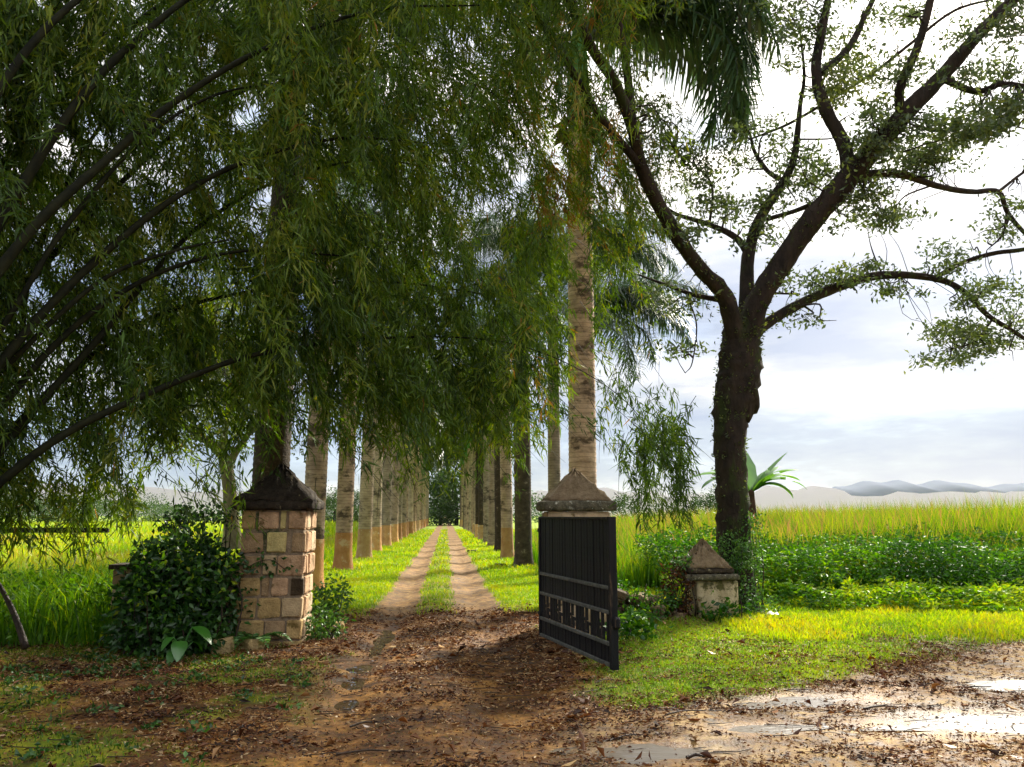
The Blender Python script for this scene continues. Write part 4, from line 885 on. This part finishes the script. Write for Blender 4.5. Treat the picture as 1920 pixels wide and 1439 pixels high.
# ------------------------------------------------------------------ banana plant
def banana_leaf(L_, w, droop, name='leaf', seed=0):
    r = np.random.default_rng(seed); n = 12; s_ = np.linspace(0, 1, n); ang = 1.15 - droop * s_
    x = np.concatenate([[0], np.cumsum(np.cos(ang[:-1]))]) * L_ / n; z = np.concatenate([[0], np.cumsum(np.sin(ang[:-1]))]) * L_ / n
    wd = w * np.sin(np.clip(s_ * .95 + .08, 0, 1) * math.pi) ** .6 * np.where(s_ < .15, .15, 1)
    V = []; tn = []
    for i in range(n):
        ch = .35 * wd[i]
        V += [(x[i], -wd[i] + r.normal() * .01, z[i] - ch), (x[i], 0, z[i]), (x[i], wd[i] + r.normal() * .01, z[i] - ch)]; tn += [.55, .95, .55]
    Fq = [(i * 3 + j, i * 3 + j + 1, i * 3 + j + 4, i * 3 + j + 3) for i in range(n - 1) for j in range(2) if not (r.random() < .12 and i > 3)]
    return mesh_np(name, V, [np.array(Fq)], M['banana_leaf'], np.array(tn) + r.normal(0, .1, len(tn)))
bp = at(1412, 1000, 24)
BN = thing('banana_plant', 'banana plant with arching green leaves seen behind the rain tree trunk', 'banana plant', (bp[0], 24, 0))
V, T = tube_np([(0, 0, 0), (.03, 0, 1.4), (0, 0, 2.35)], [.16, .13, .09], 10); mobj('stem', mesh_np('stem', V, [T], M['dry_sheath'], smooth=True), BN)
for i, (az, dr_, L_) in enumerate([(.2, 1.9, 1.35), (-.3, 2.3, 1.3), (.5, 1.2, 1.2), (1.3, .5, 1.3), (2.9, 2.0, 1.5), (3.4, 2.3, 1.4), (1.9, .8, 1.5), (-.8, 1.5, 1.2), (.0, .6, 1.2), (3.1, 1.2, 1.0), (-.1, 2.7, 1.1)]):
    o = mobj('leaf', banana_leaf(L_, .13, dr_, seed=i), BN, (0, 0, 2.2)); o.rotation_euler[2] = az; o.scale = (1.75, 1.9, 1.6)

# ------------------------------------------------------------------ shrub over the low wall and plants at the pillars
def cloud_shrub(name, label, cat, lobes, n, leaf, mat, tint=.4, clump=7, stems=None, broad=.55):
    t_ = thing(name, label, cat, (lobes[0][0], lobes[0][1], 0)); A = Acc(); org = np.array([lobes[0][0], lobes[0][1], 0])
    wts = np.array([l[3] * l[5] for l in lobes]); wts = wts / wts.sum()
    for i in range(n):
        l_ = lobes[RG.choice(len(lobes), p=wts)]; d = unit(RG.normal(size=3)) * RG.uniform(.35, 1) ** .4; c = np.array(l_[:3]) + d * l_[3:6]
        if c[2] < .03: c[2] = abs(c[2]) + .03
        A.kites(c - org + RG.normal(size=(clump, 3)) * leaf * .9, d * .6 + RG.normal(size=(clump, 3)) * .6 + [0, -.1, -.15], RG.uniform(.7, 1.3, clump) * leaf, leaf * broad, np.clip(RG.normal(tint + RG.normal() * .15, .15, clump), 0, 1), .15, .45)
    B = Acc()
    for i in range(stems or 14):
        l_ = lobes[i % len(lobes)]; a = np.array([l_[0] + RG.normal() * .1, l_[1] + RG.normal() * .1, 0]); b = np.array(l_[:3]) + RG.normal(size=3) * l_[3] * .5
        B.tube(smooth_path([a - org, (a + b) / 2 - org + RG.normal(size=3) * .08, b - org], 4), np.linspace(.014, .005, 9), 5)
    tag(mobj('foliage', A.mesh('foliage', mat), t_), kind='stuff'); mobj('stems', B.mesh('stems', M['twig'], True), t_)
    return t_
cloud_shrub('shrub', 'dark glossy tangled shrub swallowing the low wall left of the stone pillar', 'shrub',
    [(-3.35, 10.3, .55, .50, .35, .50), (-3.62, 10.35, .62, .26, .3, .30), (-2.95, 10.2, .45, .32, .3, .42), (-3.3, 10.05, .2, .65, .35, .2), (-3.18, 10.5, 1.12, .30, .22, .24), (-2.70, 10.35, .55, .16, .2, .30), (-3.62, 10.45, 1.02, .22, .2, .22), (-3.55, 10.0, .25, .22, .2, .2), (-2.86, 10.4, .98, .20, .18, .20), (-3.40, 10.3, 1.22, .10, .10, .12), (-2.62, 10.25, .92, .12, .12, .12), (-3.80, 10.6, .92, .12, .14, .12), (-3.05, 9.95, .30, .20, .2, .22)], 800, .095, M['bush_leaf'], .45, 7, 26)
cloud_shrub('creeper', 'paler trailing vine leaves scattered over the face of the dark shrub', 'creeper', [(-3.3, 9.95, .75, .5, .1, .4), (-2.75, 10.0, .8, .25, .1, .35), (-3.6, 10.0, .5, .25, .1, .3)], 75, .085, M['weed_leaf'], .62, 4, 8)
# tall thin plant standing out of the shrub
st = cloud_shrub('tall_weed', 'tall thin dark-leaved weed standing above the shrub against the bright meadow', 'weed',
    [(-3.42, 10.9, 1.36, .08, .08, .28), (-3.25, 10.9, 1.56, .30, .2, .08), (-2.95, 10.9, 1.60, .22, .15, .08), (-3.55, 10.9, 1.5, .15, .15, .1)], 110, .075, M['bush_leaf'], .2, 5)
# elephant-ear leaves
_ = 0; EE = thing('elephant_ear_plant', 'young plant with a few very large bright green leaves in front of the shrub', 'plant', (-2.95, 9.62, 0))
for i, (az, tilt, L_, dz) in enumerate([(-.3, .6, .30, .36), (-1.4, 1.1, .24, .22), (-2.2, .9, .18, .26), (.7, 1.0, .16, .18), (-1.8, 1.3, .18, .12)]):
    n = 9; s_ = np.linspace(0, 1, n); wd = .36 * L_ * np.sin(s_ ** .75 * math.pi) ** .8; V = []; tn = []
    for j in range(n):
        xx = s_[j] * L_; zz = -tilt * .5 * s_[j] ** 2 * L_
        V += [(xx, -wd[j], zz + wd[j] * .25), (xx, 0, zz), (xx, wd[j], zz + wd[j] * .25)]; tn += [.6, .9, .6]
    Fq = [(j * 3 + q, j * 3 + q + 1, j * 3 + q + 4, j * 3 + q + 3) for j in range(n - 1) for q in range(2)]
    base = np.array([math.cos(az) * .12, math.sin(az) * .12, dz])
    o = mobj('leaf', mesh_np('leaf', V, [np.array(Fq)], M['big_leaf'], np.array(tn), True), EE, base); o.rotation_euler = (0, .35, az)
    V2, T2 = tube_np(smooth_path([(0, 0, 0), base * [.4, .4, .6], base], 4), .008, 5); mobj('stalk', mesh_np('stalk', V2, [T2], M['crown_shaft']), EE)
def fern(x, y, label, n, L_, mat='bush_leaf', z=0, tint=.8, lean=(0, 0)):
    t_ = thing('fern', label, 'fern', (x, y, z)); 
    for i in range(n):
        A = Acc(); az = i / n * 6.28 + RG.uniform(-.3, .3); s_ = np.linspace(0, 1, 12); l_ = L_ * RG.uniform(.7, 1.1)
        px_ = s_ * l_ * .8; pz = l_ * (1.0 * s_ - .85 * s_ ** 2.2); pts = np.stack([np.cos(az) * px_ + lean[0] * s_, np.sin(az) * px_ + lean[1] * s_, pz], 1); A.tube(pts, np.linspace(.004, .0015, 12), 3, .5)
        m_ = 26; tt = np.repeat(np.linspace(.12, 1, m_), 2); bs = np.stack([np.interp(tt, s_, pts[:, q]) for q in range(3)], 1); sd = np.tile([1, -1], m_)
        tg = unit(np.gradient(pts, axis=0)); tgi = np.stack([np.interp(tt, s_, tg[:, q]) for q in range(3)], 1); sv = unit(np.cross(tgi, [0, 0, 1.])) * sd[:, None]
        A.kites(bs, sv + tgi * .4, .22 * l_ * np.sin(tt * 2.9 + .2).clip(.15), .03 * l_ + .006, np.clip(RG.normal(tint, .12, 2 * m_), 0, 1))
        mobj('frond', A.mesh('frond', M[mat]), t_)
fern(-2.35, 10.35, 'fern with arching fronds against the lower left pillar front', 7, .55, lean=(.05, -.1))
fern(-2.75, 10.2, 'small fern between the shrub and the left pillar', 6, .40)
fern(2.35, 11.55, 'upright bright fern behind the free end of the gate', 12, .80, 'weed_leaf', tint=.55)
fern(2.75, 11.75, 'smaller fern beside the rubble wall', 9, .55, 'weed_leaf', tint=.4)
cloud_shrub('ground_weed', 'low leafy weed tuft at the right foot of the left pillar', 'weed', [(-1.58, 11.0, .16, .22, .25, .18)], 80, .07, M['bush_leaf'], .7, 6, 6)
cloud_shrub('ground_weed', 'taller leafy weed beside the yellow-footed palm', 'weed', [(-1.75, 13.2, .28, .22, .25, .28), (-2.1, 13.4, .2, .3, .3, .2)], 110, .08, M['bush_leaf'], .8, 5, 6)
cloud_shrub('ground_weed', 'flat broad-leaved weed at the foot of the small pillar', 'weed', [(4.2, 12.15, .08, .24, .18, .07)], 40, .12, M['weed_leaf'], .25, 5, 4)
cloud_shrub('ground_weed', 'broad-leaved weed beside the free end of the gate', 'weed', [(2.35, 10.5, .10, .28, .35, .10)], 60, .12, M['weed_leaf'], .3, 5, 4)
cloud_shrub('creeper', 'mixed green creeper and seedlings growing over the rubble wall', 'creeper', [(2.7, 12.15, .30, .35, .3, .18), (3.2, 12.3, .32, .35, .3, .2), (2.5, 12.6, .5, .3, .3, .3)], 260, .06, M['weed_leaf'], .3, 6, 14)
cloud_shrub('creeper', 'dark reddish creeper smothering the left side of the small pillar', 'creeper', [(3.62, 12.55, .42, .20, .25, .45), (3.5, 12.5, .15, .3, .25, .18)], 200, .06, M['litter'], .15, 6, 14)
cloud_shrub('creeper', 'green creeper climbing between the small pillar and the rain tree trunk', 'creeper', [(4.78, 12.75, .55, .24, .25, .7), (4.62, 12.85, 1.0, .24, .2, .35), (4.95, 12.9, .15, .4, .3, .2), (5.05, 13.0, 1.2, .15, .15, .5)], 430, .055, M['bush_leaf'], .72, 6, 14)
cloud_shrub('creeper', 'thin creeper hanging over the cap of the small pillar, left side', 'creeper', [(3.72, 12.6, .85, .15, .2, .15)], 60, .05, M['bush_leaf'], .6, 6, 6)
A = Acc()   # ivy sprig on the pillar front
for (cx, cz) in ((-2.3, 1.0), (-2.12, 1.05), (-2.42, .98), (-2.0, .93), (-2.2, .86), (-2.50, .95), (-2.34, 1.08), (-2.5, .7), (-2.45, .5)):
    k = 7; A.kites(np.array([[cx, 10.47, cz]]) + RG.normal(size=(k, 3)) * [.05, .01, .04], RG.normal(size=(k, 3)) * [1, .3, 1] + [0, 0, -.4], .06, .045, RG.uniform(.3, .9, k))
IV = thing('ivy_sprig', 'ivy sprig creeping across the front of the left pillar', 'ivy')
tag(mobj('leaves', A.mesh('leaves', M['bush_leaf']), IV), kind='stuff')
V, T = tube_np(smooth_path([(-2.62, 10.46, .75), (-2.45, 10.47, .97), (-2.2, 10.47, 1.05), (-2.0, 10.47, .92)], 4), .005, 4); mobj('stem', mesh_np('stem', V, [T], M['twig']), IV)

# ------------------------------------------------------------------ grass, weeds, litter
def scatter(n, x0, x1, y0, y1, f):
    x = RG.uniform(x0, x1, n); y = RG.uniform(y0, y1, n); k = RG.random(n) < f(x, y); return x[k], y[k]
def in_view(x, y, m_=60):
    px, py = project(np.stack([x, y, 0 * x], 1)); return (px > -m_) & (px < 1920 + m_) & (py < 1439 + m_ * 2)
A = Acc()
gfun = lambda x, y: zones(x, y)[0]
def add_grass(n, x0, x1, y0, y1, h, w, tmean, keep=None, lean=.7, zadd=0, hn=.35):
    x, y = scatter(n, x0, x1, y0, y1, gfun); k = in_view(x, y); x, y = x[k], y[k]
    if keep is not None: k = keep(x, y); x, y = x[k], y[k]
    z = height(x, y); m_ = len(x); pn = fbm(x, y, 1.2, 77)
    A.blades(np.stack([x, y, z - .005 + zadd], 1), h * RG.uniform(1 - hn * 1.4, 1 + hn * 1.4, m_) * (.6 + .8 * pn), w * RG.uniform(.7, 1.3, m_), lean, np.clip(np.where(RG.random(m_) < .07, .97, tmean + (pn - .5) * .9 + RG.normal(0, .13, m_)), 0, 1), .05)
add_grass(120000, 1.0, 9, 6.4, 12.0, .038, .008, .40); add_grass(75000, 1.5, 12, 10.2, 14.8, .06, .010, .40, keep=lambda x, y: RG.random(len(x)) < sstep(10.4, 13.2, y + (fbm(x, y, 1.1, 45) - .5) * 4))
add_grass(40000, -6.5, -.6, 5.4, 10.6, .04, .008, .12)
add_grass(90000, -5, 5, 12.5, 24, .07, .012, .50)
add_grass(50000, 4, 14, 10, 17, .09, .013, .62)
add_grass(70000, -12, 8, 22, 45, .11, .025, .55)
add_grass(45000, -30, 12, 42, 90, .16, .06, .60)
tag(mobj('short_grass', A.mesh('short_grass', M['grass'])), 'short bright grass on the lawn, verges and lane centre', 'grass', kind='stuff')
# meadow beyond left row: longer yellow grass
A = Acc()
n = 60000; y = 12 + 75 * RG.random(n) ** 1.6; x = RG.uniform(-1, 0, n) * (4 + y * .8) - 3.8; k = in_view(x, y); x, y = x[k], y[k]
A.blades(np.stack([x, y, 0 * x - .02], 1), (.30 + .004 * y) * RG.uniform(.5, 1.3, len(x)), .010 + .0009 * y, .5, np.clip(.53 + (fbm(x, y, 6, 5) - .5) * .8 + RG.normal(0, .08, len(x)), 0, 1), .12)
n = 14000; x = RG.uniform(-60, -4, n); y = RG.uniform(60, 110, n); A.blades(np.stack([x, y, 0 * x], 1), RG.uniform(.5, 1.2, n), .10, .5, np.clip(RG.normal(.52, .1, n), 0, 1), .1)
tag(mobj('meadow_grass', A.mesh('meadow_grass', M['tall_grass'])), 'sunlit yellow-green meadow grass left of the palm rows', 'grass', kind='stuff')
# weedy bank at far left by the shrub
A = Acc(); n = 15000
x = RG.uniform(-9.5, -4.15, n); y = RG.uniform(10.6, 15.5, n); hh = .45 + .75 * fbm(x, y, 1.5, 15)
A.blades(np.stack([x, y, 0 * x], 1), hh * RG.uniform(.5, 1.2, n), .014, .55, np.clip(RG.normal(.32, .14, n), 0, 1), .1)
n = 9000; x = RG.uniform(-9.5, -4.0, n); y = RG.uniform(10.4, 14.5, n); hh = .35 + .75 * fbm(x, y, 1.5, 15)
A.kites(np.stack([x, y, RG.uniform(.03, 1, n) * hh], 1), RG.normal(size=(n, 3)) + [0, -.2, .1], RG.uniform(.06, .14, n), RG.uniform(.02, .05, n), np.clip(RG.normal(.15, .12, n), 0, 1))
tag(mobj('weed_bank', A.mesh('weed_bank', M['tall_grass'])), 'dense green weeds and tall grass left of the shrub', 'weeds', kind='stuff')
# right: broad-leaved weeds
def bankh(x, y):
    front = 13.2 + (fbm(x, y * 0, 1.8, 71) - .5) * 1.6 + np.clip(6.9 - x, 0, 4) * .9 - np.clip(x - 7, 0, 8) * .02
    t = np.clip((y - front) / 3.6, 0, 1); t2 = t + .30 * (fbm(x, y, 1.4, 58) - .5); return t, np.clip(.13 + .22 * sstep(0, .12, t2) + .70 * sstep(.28, .48, t2) + .35 * t, .08, 2) * (.50 + .62 * fbm(x, y, .8, 55))
A = Acc(); n = 70000
x = RG.uniform(4.4, 18, n); y = RG.uniform(12.6, 19, n); t, hh = bankh(x, y); k = (t > 0.001) & in_view(x, y, 100) & ~((x < 5.4) & (y < 14)); x, y, hh = x[k], y[k], hh[k]; n = len(x)
z = hh * (1 - .55 * RG.random(n) ** 1.7)
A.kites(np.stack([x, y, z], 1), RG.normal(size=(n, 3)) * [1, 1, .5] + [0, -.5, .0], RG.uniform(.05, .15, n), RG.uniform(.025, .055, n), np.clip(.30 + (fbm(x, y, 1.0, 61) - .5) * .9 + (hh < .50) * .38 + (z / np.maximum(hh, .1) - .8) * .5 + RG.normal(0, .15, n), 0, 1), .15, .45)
tag(mobj('weed_thicket', A.mesh('weed_thicket', M['weed_leaf'])), 'glossy broad-leaved weeds banked in front of the tall grass on the right', 'weeds', kind='stuff')
# right: tall grass
A = Acc(); n = 70000
y = 15.5 + 32 * RG.random(n) ** 1.8; x = 2.9 + RG.random(n) * (y * .62 + 3)
k = in_view(x, y, 100) & ((x > 4.6) | (y > 17.5)) ; x, y = x[k], y[k]; n = len(x); t, _ = bankh(x, y)
right = sstep(5, 9, x)
hh = (.80 + .50 * right + .40 * sstep(7, 13, x) + .45 * fbm(x, y, 2.5, 65)) * (.45 + .55 * np.clip((y - 15.2) / 3, 0, 1)); hh = np.where(x < 4.8, hh * .8, hh)
tip = np.where(RG.random(n) < .30 + .35 * right, .55, .10)
A.blades(np.stack([x, y, 0 * x], 1), hh * RG.uniform(.65, 1.18, n), .012 + .0007 * y, .35, np.clip(RG.normal(.30 - .06 * right, .12, n), 0, 1), tip)
# seed heads
n = 4500; y = 16.5 + 25 * RG.random(n) ** 1.3; x = 5 + RG.random(n) * (y * .6 + 2); k = in_view(x, y, 100); x, y = x[k], y[k]; n = len(x); right = sstep(5, 9, x)
hh = (1.15 + .50 * right) * RG.uniform(.80, 1.15, n)
A.blades(np.stack([x, y, hh * .72], 1), hh * .32, .006 + .0004 * y, .5, np.clip(RG.normal(.78, .12, n), 0, 1), .1)
tag(mobj('tall_grass', A.mesh('tall_grass', M['cane'])), 'tall cane-like grass with reddish seed heads filling the right field', 'tall grass', kind='stuff')

# leaf litter
def litter_f(x, y):
    g, s_, w = zones(x, y); n_ = fbm(x, y * 2.2, .8, 91)
    base = .16 + .84 * sstep(.36, .60, n_ - .10 * sstep(9.5, 7.5, y) + .10 * np.exp(-((y - 10.5) / 2.5) ** 2))
    base = base * np.where(y > 13.2, sstep(15.8, 13.2, y), 1); base *= 1 - .45 * s_; base *= 1 - .72 * np.maximum(np.exp(-((x + .85 + (n_ - .5) * .5) / .26) ** 2), np.exp(-((x - .56 + (n_ - .5) * .5) / .26) ** 2)) * sstep(5.5, 7, y); base *= 1 - .45 * g; base *= 1 - .9 * (w > .55)
    return np.clip(base, 0, 1)
A = Acc()
for (n, x0, x1, y0, y1, l0, l1) in ((150000, -6.5, 6, 5.0, 9, .012, .050), (110000, -6, 6, 8.5, 16, .02, .060), (24000, 3, 9, 6, 11, .015, .045)):
    x, y = scatter(n, x0, x1, y0, y1, litter_f); k = in_view(x, y); x, y = x[k], y[k]; m_ = len(x); z = height(x, y)
    D = RG.normal(size=(m_, 3)) * [1, .8, .16]
    A.kites(np.stack([x, y, z + RG.uniform(.002, .02, m_)], 1), D, (l0 + (l1 - l0) * RG.random(m_) ** 2 * 1.5), RG.uniform(.005, .018, m_), np.clip(RG.beta(1.0, 1.5, m_) + (fbm(x, y, .7, 95) - .5) * .7, 0, 1), .3, .45)
x, y = scatter(4500, -6, 6, 5.2, 15, lambda x, y: litter_f(x, y) * (1 - .8 * zones(x, y)[0])); k = in_view(x, y); x, y = x[k], y[k]; m_ = len(x)
A.kites(np.stack([x, y, height(x, y) + .015], 1), RG.normal(size=(m_, 3)) * [1, .8, .22], RG.uniform(.07, .13, m_), RG.uniform(.02, .045, m_), np.clip(RG.beta(1.2, 1.6, m_), 0, 1), .45, .5)
x, y = scatter(9000, -5, 8, 5.2, 13, lambda x, y: litter_f(x, y) ** .5); k = in_view(x, y); x, y = x[k], y[k]; m_ = len(x)
A.kites(np.stack([x, y, height(x, y) + .02], 1), RG.normal(size=(m_, 3)) * [1, .8, .3], RG.uniform(.02, .05, m_), RG.uniform(.008, .016, m_), RG.uniform(.9, 1, m_), .3, .5)
tag(mobj('leaf_litter', A.mesh('leaf_litter', M['litter'])), 'red-brown fallen bamboo leaves strewn over the muddy lane', 'leaf litter', kind='stuff')
# small sprouts on the left foreground
A = Acc()
for i in range(260):
    x = RG.uniform(-4.6, -1.2); y = RG.uniform(5.6, 10)
    if RG.random() > sstep(.42, .6, fbm(np.array([x]), np.array([y]), 1.3, 3))[0] * (1 if x < -2 else .4): continue
    k = int(RG.integers(5, 14)); z = height(np.array([x]), np.array([y]))[0]
    A.kites(np.array([[x, y, z + .02]]) + RG.normal(size=(k, 3)) * [.05, .05, .012], RG.normal(size=(k, 3)) * [1, 1, .3] + [0, 0, .5], RG.uniform(.03, .07, k), RG.uniform(.02, .04, k), RG.uniform(.2, .9, k))
tag(mobj('sprouts', A.mesh('sprouts', M['bush_leaf'])), 'small green sprouts among dead leaves on the left foreground', 'sprouts', kind='stuff')
# twigs lying on the mud
A = Acc()
for i in range(420):
    x, y = RG.uniform(-4.5, 6), RG.uniform(5.3, 12.5); a = RG.normal() * .5; l_ = RG.uniform(.08, .38); z = height(np.array([x]), np.array([y]))[0] + .008
    if y > line_y(x) + .3 and x > 1.6: continue
    p0 = np.array([x, y, z]); d = np.array([math.cos(a), math.sin(a) * .7, 0]); pts = [p0, p0 + d * l_ * .5 + [0, RG.normal() * .03, .006], p0 + d * l_]
    A.tube(pts, [.004, .0035, .002], 4)
tag(mobj('fallen_twigs', A.mesh('fallen_twigs', M['twig'])), 'thin dark twigs lying all over the wet foreground mud', 'twigs', kind='stuff')
# larger fallen sticks and scraps
for i, (px, py, l_, a, r_, lab) in enumerate([
    (1190, 1382, .42, .35, .007, 'dark stick lying between the puddles near the bottom right'), (1660, 1330, .40, .1, .010, 'dark stick beside the large bright puddle on the right'),
    (1300, 1340, .5, .2, .007, 'long thin stick at the grass edge right of the gate'), (700, 1413, .5, .1, .008, 'long dark stick lying across the lane at the bottom'),
    (690, 1350, .3, .5, .009, 'short dark stick in the left foreground of the lane'), (1830, 1290, .35, .3, .008, 'thin stick on the wet road near the right edge'),
    (1310, 1422, .16, 0, .014, 'short black chunk of wood on the sandy patch at bottom'), (930, 1298, .9, .18, .006, 'curved twig lying across the lane in front of the gate')]):
    d = ray(px, py); p0 = d * (-EYE / d[2]) + [0, 0, EYE]; z = height(np.array([p0[0]]), np.array([p0[1]]))[0] + r_
    pts = [(-l_ / 2, 0, 0), (-l_ * .1, .03, .01), (l_ * .2, .01, .004), (l_ / 2, -.02, .002)]; V, T = tube_np(smooth_path(pts, 4), np.linspace(r_, r_ * .5, 13), 6)
    o = mobj('fallen_stick', mesh_np('fallen_stick', V, [T], M['twig'], smooth=True), None, (p0[0], p0[1], z)); o.rotation_euler[2] = a; tag(o, lab, 'stick', 'sticks lying on the ground')
# white scrap by the small pillar
V = []; r = random.Random(2)
for i in range(6):
    for j in range(6): V.append((i * .035 - .09, j * .03 - .08, .015 + r.random() * .05 * (1 if 0 < i < 5 and 0 < j < 5 else .2)))
Fq = [(i * 6 + j, i * 6 + j + 1, i * 6 + j + 7, i * 6 + j + 6) for i in range(5) for j in range(5)]
o = mobj('plastic_scrap', mesh_np('plastic_scrap', V, [np.array(Fq)], M['white']), None, (5.15, 12.6, .05)); tag(o, 'crumpled white plastic scrap in the grass right of the small pillar', 'litter')
# dark rail and leaning branch at far left
RL = thing('fence_rail', 'dark horizontal rail crossing the weeds at the left edge', 'fence rail', (-7, 12.5, 0))
a, b = at(-260, 994, 12.5), at(204, 994, 12.5)
mobj('rail', box_me('rail', (a[0] + 7, -.04, a[2] - .045), (b[0] + 7, .04, a[2] + .03), M['black_rail'], .01), RL)
for xx in (a[0] + 7.3, a[0] + 8.4): mobj('post', box_me('post', (xx - .03, -.03, -.1), (xx + .03, .03, a[2] - .047), M['black_rail'], .008), RL)
V, T = tube_np(smooth_path([at(-60, 1010, 10.6), at(0, 1100, 10.5), at(30, 1160, 10.4), at(48, 1215, 10.3)], 4), np.linspace(.02, .045, 13), 7, .03)
tag(mobj('leaning_branch', mesh_np('leaning_branch', V, [T], M['twig'], smooth=True)), 'dark dead branch leaning in the weeds at the left edge', 'branch')
for (px, py, s_, lab) in ((885, 1036, .22, 'dark lump of palm debris on the right verge, farther one'), (938, 1063, .16, 'dark lump of palm debris on the verge beside the dark palm')):
    d = ray(px, py); p0 = d * (-EYE / d[2]) + [0, 0, EYE]; o = block(RUBBLE, (p0[0] - s_, p0[1] - s_ * .5, -.03), (p0[0] + s_, p0[1] + s_ * .5, .10), (.05, .04, .03), None, 'palm_debris'); tag(o, lab, 'debris')

# ------------------------------------------------------------------ air
me = box_me('haze', (-2900, -25, -1), (2900, 3300, 170), M['haze'])
tag(mobj('haze', me), kind='stuff')
